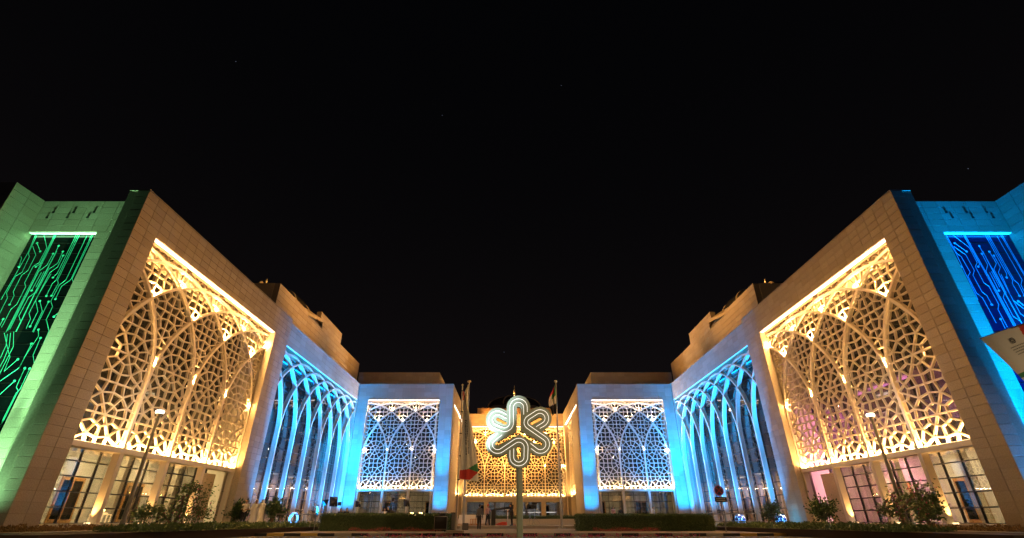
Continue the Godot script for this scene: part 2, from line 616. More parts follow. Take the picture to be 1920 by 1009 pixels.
# a lit screen: posts, ribs, lattice panels, rail and the lamps that light it
func screen(parent: Node, x0: float, nb: int, bay: float, power: float, col: Color, post_foot := BASE, z := -0.5, lamps := true) -> void:
	var w := nb * bay
	var panels := lattice(nb, bay, RAIL, HEAD, RAIL + 1.47, 3.3, 0.084, z - 0.25, z - 0.12)
	for b in panels:
		var o := part(parent, "screen_panel", b.mesh(), M.cream)
		o.position.x = x0
	ribs(parent, x0, nb, bay, 0.155, z - 0.27, z, M.rib)
	for i in nb + 1:
		var hw := 0.095
		var x := x0 + i * bay
		var a := x - hw
		var b := x + hw
		if i == 0:
			a = x + 0.004
		if i == nb:
			b = x - 0.004
		boxpart(parent, "post", Vector3(a, RAIL, z - 0.29), Vector3(b, SPRING + 0.7, z + 0.004), M.rib)
		if post_foot < RAIL - 0.4:
			boxpart(parent, "column", Vector3(a - 0.04, post_foot, z - 0.42), Vector3(b + 0.04, RAIL - 0.26, z - 0.01), M.rib)
		if not lamps:
			continue
		# lamp in the fork above the post
		var lx := clampf(x, x0 + 0.2, x0 + w - 0.2)
		boxpart(parent, "fork_light", Vector3(lx - 0.09, SPRING + 0.7, z - 0.34), Vector3(lx + 0.09, SPRING + 0.82, z - 0.08), M.led_gold)
		omni(parent, Vector3(lx, SPRING + 1.1, z - 0.06), col, power * (0.32 if i > 0 and i < nb else 0.14), 0.06)
		# lamps in the crossings of the ribs, above the posts and between them
		boxpart(parent, "crossing_light", Vector3(lx - 0.06, 14.02, z - 0.3), Vector3(lx + 0.06, 14.1, z - 0.1), M.led_gold)
		omni(parent, Vector3(lx, 14.3, z - 0.04), col, power * 0.12, 0.05)
		if i < nb:
			boxpart(parent, "crossing_light", Vector3(x + bay * 0.5 - 0.06, 12.72, z - 0.3), Vector3(x + bay * 0.5 + 0.06, 12.8, z - 0.02), M.led_gold)
			omni(parent, Vector3(x + bay * 0.5, 13.0, z - 0.04), col, power * 0.22, 0.05)
	boxpart(parent, "rail", Vector3(x0 + 0.004, RAIL - 0.26, z - 0.6), Vector3(x0 + w - 0.004, RAIL, z + 0.03), M.rib)
	boxpart(parent, "strip_light", Vector3(x0 + 0.2, RAIL, z - 0.1), Vector3(x0 + w - 0.2, RAIL + 0.03, z - 0.02), M.led_gold)
	area(parent, Vector3(x0 + w * 0.5, RAIL + 0.06, z - 0.05), Vector3(0, 1, -0.35), Vector2(w - 0.4, 0.08), col, power * 0.5 * w / 4.0)
	boxpart(parent, "strip_light", Vector3(x0 + 0.2, RAIL, z - 0.44), Vector3(x0 + w - 0.2, RAIL + 0.03, z - 0.34), M.led_gold)
	area(parent, Vector3(x0 + w * 0.5, RAIL + 0.06, z - 0.4), Vector3(0, 1, 0.25), Vector2(w - 0.4, 0.1), col, power * 0.7 * w / 4.0)
	# soffit strip with dark baffles between the posts
	boxpart(parent, "strip_light", Vector3(x0 + 0.05, HEAD - 0.05, z + 0.16), Vector3(x0 + w - 0.05, HEAD - 0.003, z + 0.42), M.led_white)
	area(parent, Vector3(x0 + w * 0.5, HEAD - 0.08, z + 0.29), Vector3(0, -1, -0.6), Vector2(w - 0.2, 0.24), col, power * 0.07 * w / 4.0)
	for b in nb:
		boxpart(parent, "baffle", Vector3(x0 + b * bay + 0.3, HEAD - 0.2, z + 0.06), Vector3(x0 + (b + 1) * bay - 0.3, HEAD - 0.003, z + 0.12), M.panel_brown)

# curtain wall of separate panes in a dark grid
func glazing(parent: Node, x0: float, x1: float, cols: int, ys: Array, z: float) -> void:
	var w := (x1 - x0) / cols
	for r in ys.size() - 1:
		for c in cols:
			boxpart(parent, "pane", Vector3(x0 + c * w + 0.03, ys[r] + 0.03, z - 0.012), Vector3(x0 + (c + 1) * w - 0.03, ys[r + 1] - 0.03, z + 0.012), M.glass)
	for c in cols + 1:
		boxpart(parent, "mullion", Vector3(x0 + c * w - 0.03, ys[0], z - 0.1), Vector3(x0 + c * w + 0.03, ys[-1], z + 0.04), M.mullion)
	for r in ys.size():
		for c in cols:
			boxpart(parent, "transom", Vector3(x0 + c * w + 0.03, ys[r] - 0.03, z - 0.09), Vector3(x0 + (c + 1) * w - 0.03, ys[r] + 0.03, z + 0.035), M.mullion)

func steps_between(a: float, b: float, n: int) -> Array:
	var out := []
	for i in n + 1:
		out.append(lerpf(a, b, float(i) / n))
	return out

# rooms behind the glass: floor, galleries, rear wall with doors, ceiling lights
func rooms(parent: Node, x0: float, x1: float, zf: float, depth: float, lamp: float, lobby: float, lamp_col := Color(1.0, 0.88, 0.66)) -> void:
	var zb := zf - depth
	boxpart(parent, "floor_slab", Vector3(x0, BASE - 0.4, zb), Vector3(x1, BASE, zf + 0.5), M.floor)
	boxpart(parent, "rear_wall", Vector3(x0, BASE, zb - 0.3), Vector3(x1, 5.2, zb), M.white_wall)
	boxpart(parent, "upper_rear_wall", Vector3(x0, 5.2, zb - 0.3), Vector3(x1, TOP - 0.6, zb), M.interior_wall)
	boxpart(parent, "roof_slab", Vector3(x0, TOP - 0.6, zb - 0.3), Vector3(x1, TOP - 0.3, zf + 1.0), M.plaster)
	boxpart(parent, "side_wall", Vector3(x0 - 0.3, BASE, zb), Vector3(x0, TOP - 0.6, zf + 0.9), M.gallery)
	boxpart(parent, "side_wall", Vector3(x1, BASE, zb), Vector3(x1 + 0.3, TOP - 0.6, zf + 0.9), M.gallery)
	for y in [5.6, 10.4]:
		boxpart(parent, "gallery", Vector3(x0, y - 0.4, zb), Vector3(x1, y, zf - 2.4), M.interior_wall)
		boxpart(parent, "gallery_front", Vector3(x0, y - 0.45, zf - 2.4), Vector3(x1, y + 0.75, zf - 2.3), M.gallery)
	var n := int((x1 - x0) / 4.5)
	if lobby > 20.0:
		zb = zf - 4.2
		boxpart(parent, "partition", Vector3(x0, BASE, zb - 0.2), Vector3(x1, 5.15, zb), M.white_wall)
	for i in n:
		var x := lerpf(x0, x1, (i + 0.5) / n)
		var door := boxpart(parent, "door", Vector3(x - 0.9, BASE, zb), Vector3(x + 0.9, BASE + 2.6, zb + 0.08), M.wood)
		boxpart(door, "door_glass", Vector3(x - 0.75, BASE + 0.2, zb + 0.08), Vector3(x - 0.06, BASE + 2.4, zb + 0.1), M.dark_glass)
		boxpart(door, "door_glass", Vector3(x + 0.06, BASE + 0.2, zb + 0.08), Vector3(x + 0.75, BASE + 2.4, zb + 0.1), M.dark_glass)
		boxpart(parent, "pillar", Vector3(x + 1.9, BASE, zf - 2.9), Vector3(x + 2.3, 5.15, zf - 2.5), M.plaster)
		if lobby > 0.0:
			boxpart(parent, "ceiling_light", Vector3(x - 0.6, 5.12, (zf + zb) * 0.5 - 0.3), Vector3(x + 0.6, 5.16, (zf + zb) * 0.5 + 0.3), M.room_light)
			area(parent, Vector3(x, 5.05, (zf + zb) * 0.5), Vector3(0, -1, 0), Vector2(1.2, 0.6), lamp_col, lobby)
		if lamp > 0.0 and i % 2 == 0:
			boxpart(parent, "ceiling_light", Vector3(x - 0.6, 9.9, zf - depth * 0.6 - 0.3), Vector3(x + 0.6, 9.95, zf - depth * 0.6 + 0.3), M.room_light)
			area(parent, Vector3(x, 9.85, zf - depth * 0.6), Vector3(0, -1, 0), Vector2(1.2, 0.6), lamp_col, lamp)

# ---------------------------------------------------------------- buildings
func wing(s: int) -> void:
	var left := s < 0
	var o := thing("lattice_pavilion", "gold lit stone pavilion with tall lattice screen next to the " + ("green" if left else "blue") + " lit circuit window", "building", Vector3(s * WING_X, 0, -(Z_WING0 if left else Z_WING1)), PI / 2 if left else -PI / 2, "gold lattice pavilions")
	var L := Z_WING1 - Z_WING0
	var near := 1.70
	var far := 2.61
	var a := near if left else far
	var b := L - (far if left else near)
	tiles(o, 0, BASE - 0.05, a, HEAD, 2 if left else 3, 33, 0.018)
	tiles(o, b, BASE - 0.05, L, HEAD, 3 if left else 2, 33, 0.018)
	tiles(o, 0, HEAD, L, TOP, 24, 5, 0.018)
	# the narrow end face towards the road
	if left:
		tiles(o, -0.7, BASE - 0.05, 0, TOP, 1, 38, 0.018, Vector3(-0.001, 0, 0), -PI / 2, "corner_panel")
	else:
		tiles(o, 0, BASE - 0.05, 0.7, TOP, 1, 38, 0.018, Vector3(L + 0.001, 0, 0), PI / 2, "corner_panel")
	boxpart(o, "wall", Vector3(0.045, -0.2, -1.2), Vector3(a, HEAD, -0.04), M.core)
	boxpart(o, "wall", Vector3(b, -0.2, -1.2), Vector3(L - 0.045, HEAD, -0.04), M.core)
	boxpart(o, "header", Vector3(0.045, HEAD, -1.2), Vector3(L - 0.045, TOP - 0.02, -0.04), M.core)
	boxpart(o, "coping", Vector3(0.0, TOP, -1.2), Vector3(L, TOP + 0.06, 0.02), M.core)
	boxpart(o, "soffit", Vector3(a, HEAD, -3.0), Vector3(b, HEAD + 0.3, -1.2), M.cream)
	screen(o, a, 4, (b - a) / 4.0, 110.0, GOLD)
	boxpart(o, "sill", Vector3(a, BASE - 0.25, -2.9), Vector3(b, BASE - 0.02, -0.1), M.cream)
	var ys := steps_between(BASE, RAIL + 0.1, 5)
	for y in steps_between(RAIL + 0.1, HEAD, 8).slice(1):
		ys.append(y)
	glazing(o, a, b, 12, ys, -2.7)
	# a plain beige wall fills most of the bay by the arcade
	var wx0 := b - 2.6 if left else a
	boxpart(o, "infill_wall", Vector3(wx0 if not left else wx0 + 1.0, BASE, -2.3), Vector3(wx0 + (1.6 if not left else 2.6), RAIL - 0.4, -1.9), M.plaster)
	rooms(o, 2.6 if left else 0.5, L - (0.5 if left else 2.6), -3.1, 9.0, 8.0, 60.0, Color(1.0, 0.88, 0.62))
	if not left:
		for k in 3:
			var gx0 := 2.8 + k * 2.4
			boxpart(o, "gallery_light", Vector3(gx0, 9.86, -6.6), Vector3(gx0 + 1.6, 9.92, -5.9), M.room_pink)
			area(o, Vector3(gx0 + 0.8, 9.8, -6.2), Vector3(0, -1, 0), Vector2(1.6, 0.6), Color(1.0, 0.45, 0.75) if k != 1 else Color(0.55, 0.25, 1.0), 70.0)
		boxpart(o, "gallery_light", Vector3(2.9, 5.05, -5.6), Vector3(5.3, 5.1, -5.0), M.room_pink)
		area(o, Vector3(4.1, 5.0, -5.3), Vector3(0, -1, 0), Vector2(2.2, 0.5), Color(1.0, 0.5, 0.75), 60.0)
	# column uplights
	for i in range(1, 4):
		var x := a + (b - a) * i / 4.0
		var dx := 0.32 if left else -0.32
		boxpart(o, "uplight", Vector3(x - dx - 0.08, BASE - 0.02, -0.9), Vector3(x - dx + 0.08, BASE + 0.05, -0.7), M.led_gold)
		spot(o, Vector3(x - dx, BASE + 0.09, -0.8), Vector3(x, BASE + 4, -0.75), GOLD, 12.0, 30, 0.05)

func end_block(s: int) -> void:
	var left := s < 0
	var zg := 23.33
	var col := GREEN if left else BLUE
	var o := thing("end_block", ("green" if left else "blue") + " lit stone block with a tall circuit patterned window", "building", Vector3(s * 28.5, 0, -zg), 0.0, "end blocks with circuit windows")
	# local x runs from the outer return wall (0) inwards (s = -1) or outwards
	var f := -s   # towards the axis
	var x_in := 6.3
	var win := 3.97
	var y0 := RAIL
	var X := func(d: float) -> float: return d * f
	var tl := func(d0: float, d1: float, ya: float, yb: float, cols: int, rows: int) -> void:
		tiles(o, minf(X.call(d0), X.call(d1)), ya, maxf(X.call(d0), X.call(d1)), yb, cols, rows, 0.018)
	tl.call(win, x_in, BASE - 0.5, HEAD, 3, 34)
	tl.call(0.0, x_in, HEAD, TOP, 7, 5)
	tl.call(0.0, win, BASE - 0.5, y0, 4, 9)
	boxpart(o, "wall", Vector3(minf(X.call(win), X.call(x_in + 0.3)), -0.2, -0.6), Vector3(maxf(X.call(win), X.call(x_in + 0.3)), HEAD, -0.04), M.core)
	boxpart(o, "wall", Vector3(minf(X.call(0), X.call(win)), -0.2, -2), Vector3(maxf(X.call(0), X.call(win)), y0, -0.04), M.core)
	boxpart(o, "header", Vector3(minf(X.call(0), X.call(x_in + 0.3)), HEAD, -0.6), Vector3(maxf(X.call(0), X.call(x_in + 0.3)), TOP - 0.02, -0.04), M.core)
	# return wall that comes forward, and its front
	var t := PI / 2 if left else -PI / 2
	if left:
		tiles(o, -1.83, BASE - 0.5, 0, TOP, 2, 38, 0.018, Vector3.ZERO, t)
	else:
		tiles(o, 0, BASE - 0.5, 1.83, TOP, 2, 38, 0.018, Vector3.ZERO, t)
	if left:
		tiles(o, -5.1, BASE - 0.5, 0, TOP, 3, 20, 0.018, Vector3(0, 0, 1.83), 0.0)
	else:
		tiles(o, 0, BASE - 0.5, 5.1, TOP, 3, 20, 0.018, Vector3(0, 0, 1.83), 0.0)
	boxpart(o, "wall", Vector3(minf(X.call(-0.045), X.call(-8)), -0.2, -2), Vector3(maxf(X.call(-0.045), X.call(-8)), TOP - 0.02, 1.785), M.core)
	# the window with its print of conducting tracks
	var wn := boxpart(o, "circuit_window", Vector3(minf(X.call(0), X.call(win)), y0, -0.3), Vector3(maxf(X.call(0), X.call(win)), HEAD, -0.26), M.dark_glass if left else M.navy_glass)
	wn.set_meta("label", "dark glass window printed with pale circuit tracks")
	var yy := HEAD - 0.6
	while yy > y0 + 0.3:
		boxpart(wn, "seam", Vector3(minf(X.call(0), X.call(win)), yy - 0.012, -0.26), Vector3(maxf(X.call(0), X.call(win)), yy + 0.012, -0.252), M.mullion)
		yy -= 0.676
	var xl: float = minf(X.call(0), X.call(win))
	for tr in circuit_tracks():
		var path := PackedVector2Array()
		for p in tr.pts:
			path.append(Vector2(xl + clampf(p.x, 0.01, 0.99) * win, HEAD - clampf(p.y, 0.02, HEAD - y0 - 0.05)))
		var mb := MB.new()
		mb.ribbon(path, 0.022 * tr.w, -0.262, -0.248)
		var pt := part(wn, "track", mb.mesh(), M.trace_teal if left else M.trace_blue)
		for k in tr.dots:
			var d := MB.new()
			var c: Vector2 = path[k]
			var poly := PackedVector2Array()
			for a in 12:
				poly.append(c + Vector2(cos(TAU * a / 12), sin(TAU * a / 12)) * 0.062)
			d.prism(poly, -0.262, -0.245)
			part(pt, "track_end", d.mesh(), M.trace_teal if left else M.trace_blue)
	boxpart(o, "lintel_light", Vector3(minf(X.call(0.02), X.call(win)), HEAD - 0.025, -0.24), Vector3(maxf(X.call(0.02), X.call(win)), HEAD - 0.005, -0.06), M.led_green if left else M.led_blue)
	area(o, Vector3(X.call(win * 0.5), HEAD - 0.1, -0.15), Vector3(0, -1, -0.1), Vector2(win - 0.2, 0.12), col, 2.0)
	for r in 2:
		for c in 3:
			var d := 0.85 + c * 1.2 - r * 0.22
			var y := 16.95 - r * 0.38
			boxpart(o, "vent", Vector3(X.call(d) - 0.06, y - 0.06, -0.01), Vector3(X.call(d) + 0.06, y + 0.06, 0.03), M.black)
	# ground floods: wide ones for the foot of the wall, narrow ones for the top
	for d in [1.0, 3.2, 5.0]:
		var base := Vector3(X.call(d), 0.45, 1.3)
		boxpart(o, "flood_lamp", base - Vector3(0.2, 0.45, 0.15), base + Vector3(0.2, 0.0, 0.15), M.black)
		spot(o, base + Vector3(0, 0.06, 0), Vector3(X.call(d), 7.0, -0.3), col, 55.0 if left else 120.0, 74, 0.1)
		spot(o, base + Vector3(0.1, 0.06, 0), Vector3(X.call(d + 0.3), 14.5, -0.3), col, 480.0 if left else 1150.0, 13, 0.1)
	spot(o, Vector3(X.call(1.9), 0.5, 1.5), Vector3(X.call(-0.2), 13, 0.9), col, 260.0 if left else 500.0, 24, 0.1)

# polylines in window units: x 0..1 across, y metres below the head (read off the photograph)
func circuit_tracks() -> Array:
	var z := func(a: Array, w := 1.0, dots := []) -> Dictionary:
		var pts := []
		for i in range(0, a.size(), 2):
			var x: float = a[i]
			var y: float = a[i + 1]
			var xl := 325.0 - (y - 25.0) * 0.5556
			var wd := 650.0 + (y - 25.0) * 0.0626
			pts.append(Vector2((x - xl) / wd, (y - 25.0) * 0.00617))
		return {"pts": pts, "w": w, "dots": dots}
	return [
		z.call([360, 28, 270, 230, 0, 700]),
		z.call([374, 28, 276, 232, 283, 268, 205, 430, 142, 470, 52, 636, 60, 684, -60, 920]),
		z.call([202, 265, 208, 285, 178, 372], 1.0, [2]),
		z.call([322, 156, 346, 250, 262, 412, 200, 460, 116, 625, 124, 662, 80, 748], 1.0, [6]),
		z.call([366, 122, 390, 212], 1.0, [0, 1]),
		z.call([438, 28, 456, 172, 372, 330, 312, 372, 226, 536, 236, 574, 148, 745, 92, 792, 4, 960]),
		z.call([540, 28, 380, 345, 340, 372], 1.0, [2]),
		z.call([556, 28, 330, 480, 62, 990]),
		z.call([548, 28, 350, 420, 45, 1005]),
		z.call([570, 152, 540, 212, 440, 420], 1.0, [0]),
		z.call([545, 210, 330, 620, 140, 1000], 2.2),
		z.call([512, 236, 446, 356, 366, 418, 80, 980], 1.0, [0]),
		z.call([606, 214, 548, 338, 462, 398, 330, 640], 1.0, [0]),
		z.call([606, 256, 546, 376, 470, 432, 262, 830, 276, 882, 236, 970], 1.0, [0]),
		z.call([748, 28, 540, 440, 498, 482], 1.0, [2]),
		z.call([764, 28, 524, 512, 490, 542, 430, 664], 1.0, [3]),
		z.call([780, 28, 540, 508, 546, 540, 478, 662], 1.0, [3]),
		z.call([848, 42, 620, 506, 556, 556, 470, 716, 486, 768, 424, 890, 452, 1000]),
		z.call([896, 28, 672, 492, 664, 506, 576, 570, 514, 694], 1.0, [4]),
		z.call([910, 28, 680, 494, 696, 566, 632, 694], 1.0, [3]),
		z.call([602, 778, 498, 860], 1.0, [1]),
		z.call([366, 714, 388, 812, 296, 1000], 1.0, [0]),
		z.call([448, 720, 304, 1005], 1.0, [0]),
		z.call([326, 706, 346, 812, 274, 950], 1.0, [2]),
		z.call([390, 430, 290, 612], 1.0, [1]),
		z.call([416, 422, 332, 580]),
		z.call([480, 446, 350, 660]),
		z.call([320, 634, 260, 680, 166, 856, 182, 900]),
		z.call([352, 980, 352, 1040, 240, 1200, 180, 1310], 1.0, [0]),
		z.call([20, 884, -40, 990], 1.0, [0]),
		z.call([430, 900, 452, 990, 362, 1190, 420, 1150]),
		z.call([372, 1055, 304, 1205, 320, 1280, 180, 1560, 0, 1900], 1.0, [0]),
		z.call([288, 1105, 180, 1310, 0, 1425], 1.0, [0]),
		z.call([164, 1240, 40, 1340, 90, 1220, 60, 1130, 30, 1010], 1.0, [0]),
		z.call([232, 1315, 160, 1470, 180, 1500, -40, 1930], 1.0, [0]),
		z.call([278, 1318, 200, 1480, 160, 1520, -60, 1950], 1.0, [0]),
		z.call([140, 1420, -60, 1590], 1.0, [0]),
		z.call([90, 1010, 80, 1130, 30, 1250, -60, 1400]),
		z.call([120, 1000, 118, 1130, -20, 1400]),
		z.call([60, 1020, 50, 1120, 0, 1230]),
	]

func arcade(s: int) -> void:
	var left := s < 0
	var L := Z_FRONT - Z_WING1
	var o := thing("arched_arcade", "blue lit arcade of tall crossing arches beside the " + ("green" if left else "blue") + " end pavilion", "building", Vector3(s * ARC_X, 0, -(Z_WING1 if left else Z_FRONT)), PI / 2 if left else -PI / 2, "blue arched arcades")
	o.set_meta("label", "blue lit arcade of tall crossing arches on the side of the " + ("green circuit window" if left else "blue circuit window"))
	tiles(o, 0, HEAD, L, TOP, 20, 4, 0.02)
	boxpart(o, "header", Vector3(0, HEAD, -1.6), Vector3(L, TOP - 0.02, -0.04), M.core)
	boxpart(o, "coping", Vector3(0.0, TOP, -1.6), Vector3(L, TOP + 0.06, 0.02), M.core)
	var nb := 7
	var bay := 3.47
	var x0 := 0.0 if left else L - nb * bay
	ribs(o, x0, nb, bay, 0.16, -0.5, -0.12, M.rib)
	for i in nb + 1:
		var x := x0 + i * bay
		var a := maxf(x - 0.1, x0 + 0.004)
		var b := minf(x + 0.1, x0 + nb * bay - 0.004)
		boxpart(o, "post", Vector3(a, BASE - 0.3, -0.51), Vector3(b, SPRING + 0.8, -0.115), M.rib)
	if left:
		boxpart(o, "pilaster", Vector3(nb * bay, BASE - 0.3, -1.6), Vector3(L, HEAD, -0.02), M.plaster)
	else:
		boxpart(o, "pilaster", Vector3(0, BASE - 0.3, -1.6), Vector3(x0, HEAD, -0.02), M.plaster)
	glazing(o, x0, x0 + nb * bay, nb * 2, steps_between(BASE, HEAD, 14), -1.5)
	boxpart(o, "sill", Vector3(x0, BASE - 0.3, -1.7), Vector3(x0 + nb * bay, BASE, -0.05), M.cream)
	rooms(o, 0.3, L - 0.3, -1.8, 9.0, 20.0, 40.0, Color(1.0, 0.78, 0.62))
	boxpart(o, "strip_light", Vector3(x0 + 0.05, HEAD - 0.05, -0.11), Vector3(x0 + nb * bay - 0.05, HEAD - 0.004, -0.02), M.led_blue)
	area(o, Vector3(x0 + nb * bay * 0.5, HEAD - 0.09, -0.5), Vector3(0, -1, -0.1), Vector2(nb * bay - 0.2, 0.2), BLUE, 40.0)
	for i in nb:
		var x := x0 + (i + 0.5) * bay
		var q := Vector3(x, BASE - 0.1, 2.6)
		boxpart(o, "flood_lamp", q - Vector3(0.15, 0.3, 0.12), q + Vector3(0.15, 0.02, 0.12), M.black)
		spot(o, q + Vector3(0, 0.08, 0), Vector3(x, 5, -0.6), BLUE, 150.0, 45, 0.1)
		spot(o, q + Vector3(0.05, 0.08, 0), Vector3(x, 12.5, -0.6), BLUE, 900.0, 20, 0.1)

func inner_block(s: int) -> void:
	var left := s < 0
	var L := ARC_X - IN_X
	var o := thing("inner_block", "blue washed stone block with white lattice screen beside the " + ("left" if false else ("white banner flag" if left else "striped national flag")), "building", Vector3(-ARC_X if left else IN_X, 0, -Z_FRONT), 0.0, "inner blocks with lattice screens")
	var a := 1.47 if left else 1.84
	var b := L - (1.84 if left else 1.47)
	tiles(o, 0, BASE, a, HEAD, 2, 26, 0.022)
	tiles(o, b, BASE, L, HEAD, 2, 26, 0.022)
	tiles(o, 0, HEAD, L, TOP, 13, 4, 0.022)
	boxpart(o, "wall", Vector3(0, -0.2, -1.2), Vector3(a, HEAD, -0.04), M.core)
	boxpart(o, "wall", Vector3(b, -0.2, -1.2), Vector3(L - 0.045, HEAD, -0.04), M.core)
	boxpart(o, "header", Vector3(0, HEAD, -1.2), Vector3(L - 0.045 if left else L, TOP - 0.02, -0.04), M.core)
	boxpart(o, "coping", Vector3(0, TOP, -1.2), Vector3(L, TOP + 0.06, 0.02), M.core)
	boxpart(o, "soffit", Vector3(a, HEAD, -3.0), Vector3(b, HEAD + 0.3, -1.2), M.cream)
	screen(o, a, 3, (b - a) / 3.0, 66.0, Color(1.0, 0.84, 0.64), BASE, -0.35)
	var ys := steps_between(BASE, RAIL + 0.1, 5)
	for y in steps_between(RAIL + 0.1, HEAD, 8).slice(1):
		ys.append(y)
	glazing(o, a, b, 6, ys, -2.2)
	boxpart(o, "sill", Vector3(a, BASE - 0.3, -2.3), Vector3(b, BASE - 0.02, -0.1), M.cream)
	rooms(o, 0.5, L - 0.5, -2.5, 8.0, 0.0, 18.0)
	for x in [0.7, L - 0.9]:
		var q := Vector3(x, BASE - 0.1, 2.4)
		boxpart(o, "flood_lamp", q - Vector3(0.15, 0.3, 0.12), q + Vector3(0.15, 0.0, 0.12), M.black)
		spot(o, q + Vector3(0, 0.06, 0), Vector3(x, 6, -0.2), BLUE, 130.0, 40, 0.1)
		spot(o, q + Vector3(0.05, 0.06, 0), Vector3(x, 13.5, -0.2), BLUE, 1100.0, 15, 0.1)
	var lx := 3.4 if left else L - 3.4
	var lq := Vector3(lx, BASE - 0.1, 6.0)
	boxpart(o, "flood_lamp", lq - Vector3(0.15, 0.3, 0.12), lq + Vector3(0.15, 0.0, 0.12), M.black)
	spot(o, lq + Vector3(0, 0.06, 0), Vector3(lx, 9, 0), BLUE, 420.0, 40, 0.1)

func court_side(s: int) -> void:
	var left := s < 0
	var L := Z_HALL - Z_FRONT
	var o := thing("court_wall", "gold lattice side wall of the narrow court, seen edge on behind the " + ("banner" if left else "national") + " flagpole", "building", Vector3(s * IN_X, 0, -(Z_FRONT if left else Z_HALL)), PI / 2 if left else -PI / 2, "court side walls")
	var a := 2.1
	var b := L - 2.1
	tiles(o, 0, BASE, a, HEAD, 2, 22, 0.022)
	tiles(o, b, BASE, L, HEAD, 2, 22, 0.022)
	tiles(o, 0, HEAD, L, TOP, 20, 3, 0.022)
	boxpart(o, "wall", Vector3(0.045 if left else 0.0, -0.2, -1.2), Vector3(a, HEAD, -0.04), M.core)
	boxpart(o, "wall", Vector3(b, -0.2, -1.2), Vector3(L if left else L - 0.045, HEAD, -0.04), M.core)
	boxpart(o, "header", Vector3(1.25, HEAD, -1.2), Vector3(L - 1.25, TOP - 0.02, -0.04), M.core)
	boxpart(o, "rear_wall", Vector3(a, BASE, -2.6), Vector3(b, HEAD + 0.3, -2.3), M.plaster)
	boxpart(o, "soffit", Vector3(a, HEAD, -2.3), Vector3(b, HEAD + 0.3, -1.2), M.cream)
	screen(o, a, 5, (b - a) / 5.0, 70.0, GOLD, BASE, -0.5, false)
	glazing(o, a, b, 10, steps_between(BASE, RAIL - 0.4, 3), -1.7)

func hall() -> void:
	var w := IN_X * 2
	var o := thing("domed_hall", "gold lit central hall with full width lattice screen under a glass dome", "building", Vector3(-IN_X, 0, -Z_HALL), 0.0)
	tiles(o, 0, HEAD, w, TOP, 16, 4, 0.022)
	boxpart(o, "header", Vector3(0, HEAD, -1.2), Vector3(w, TOP - 0.02, -0.04), M.core)
	boxpart(o, "coping", Vector3(0, TOP, -1.2), Vector3(w, TOP + 0.06, 0.02), M.core)
	boxpart(o, "soffit", Vector3(0, HEAD, -2.8), Vector3(w, HEAD + 0.3, -1.2), M.cream)
	screen(o, 0.0, 5, w / 5.0, 110.0, GOLD, 99.0, -0.3)
	boxpart(o, "beam", Vector3(0, 3.45, -1.2), Vector3(w, RAIL - 0.33, -0.1), M.plaster)
	for x in [0.25, 3.9, w * 0.5 - 0.05, w - 3.9, w - 0.25]:
		boxpart(o, "column", Vector3(x - 0.38, BASE, -1.1), Vector3(x + 0.38, 3.45, -0.2), M.plaster)
	glazing(o, 0, w, 10, [BASE, 2.0, 3.45], -2.4)
	glazing(o, 0, w, 10, steps_between(RAIL, HEAD, 6), -2.4)
	rooms(o, 0.3, w - 0.3, -2.7, 8.0, 0.0, 14.0, Color(0.8, 0.9, 1.0))
	boxpart(o, "reception_light", Vector3(9.6, 1.9, -6.0), Vector3(16.0, 2.0, -5.9), M.led_white)
	# raised parapet, drum, dome and finial
	boxpart(o, "attic", Vector3(IN_X - 7.0, TOP - 0.3, -6.0), Vector3(IN_X + 7.0, 19.45, -3.0), M.plaster)
	dome(o, Vector3(IN_X, 19.2, -12.0), 8.2)
	for x in [IN_X - 5.0, IN_X, IN_X + 5.0]:  # unseen floods added behind the parapet to brighten attic and drum
		var r := Vector3(x, TOP - 0.1, -1.9)
		boxpart(o, "added_roof_flood", r - Vector3(0.15, 0.2, 0.1), r + Vector3(0.15, 0.08, 0.1), M.black)
		spot(o, r + Vector3(0, 0.14, 0), Vector3(x, 20.5, -6.5), Color(1.0, 0.6, 0.25), 9.0, 65, 0.1)
	for x in [2.6, w - 2.6]:
		var q := Vector3(x, BASE, 12.0)
		boxpart(o, "flood_lamp", q - Vector3(0.15, 0.5, 0.12), q + Vector3(0.15, 0.1, 0.12), M.black)
		spot(o, q + Vector3(0, 0.2, 0), Vector3(w * 0.5, 15.5, 0), Color(1.0, 0.67, 0.32), 1500.0, 30, 0.15)

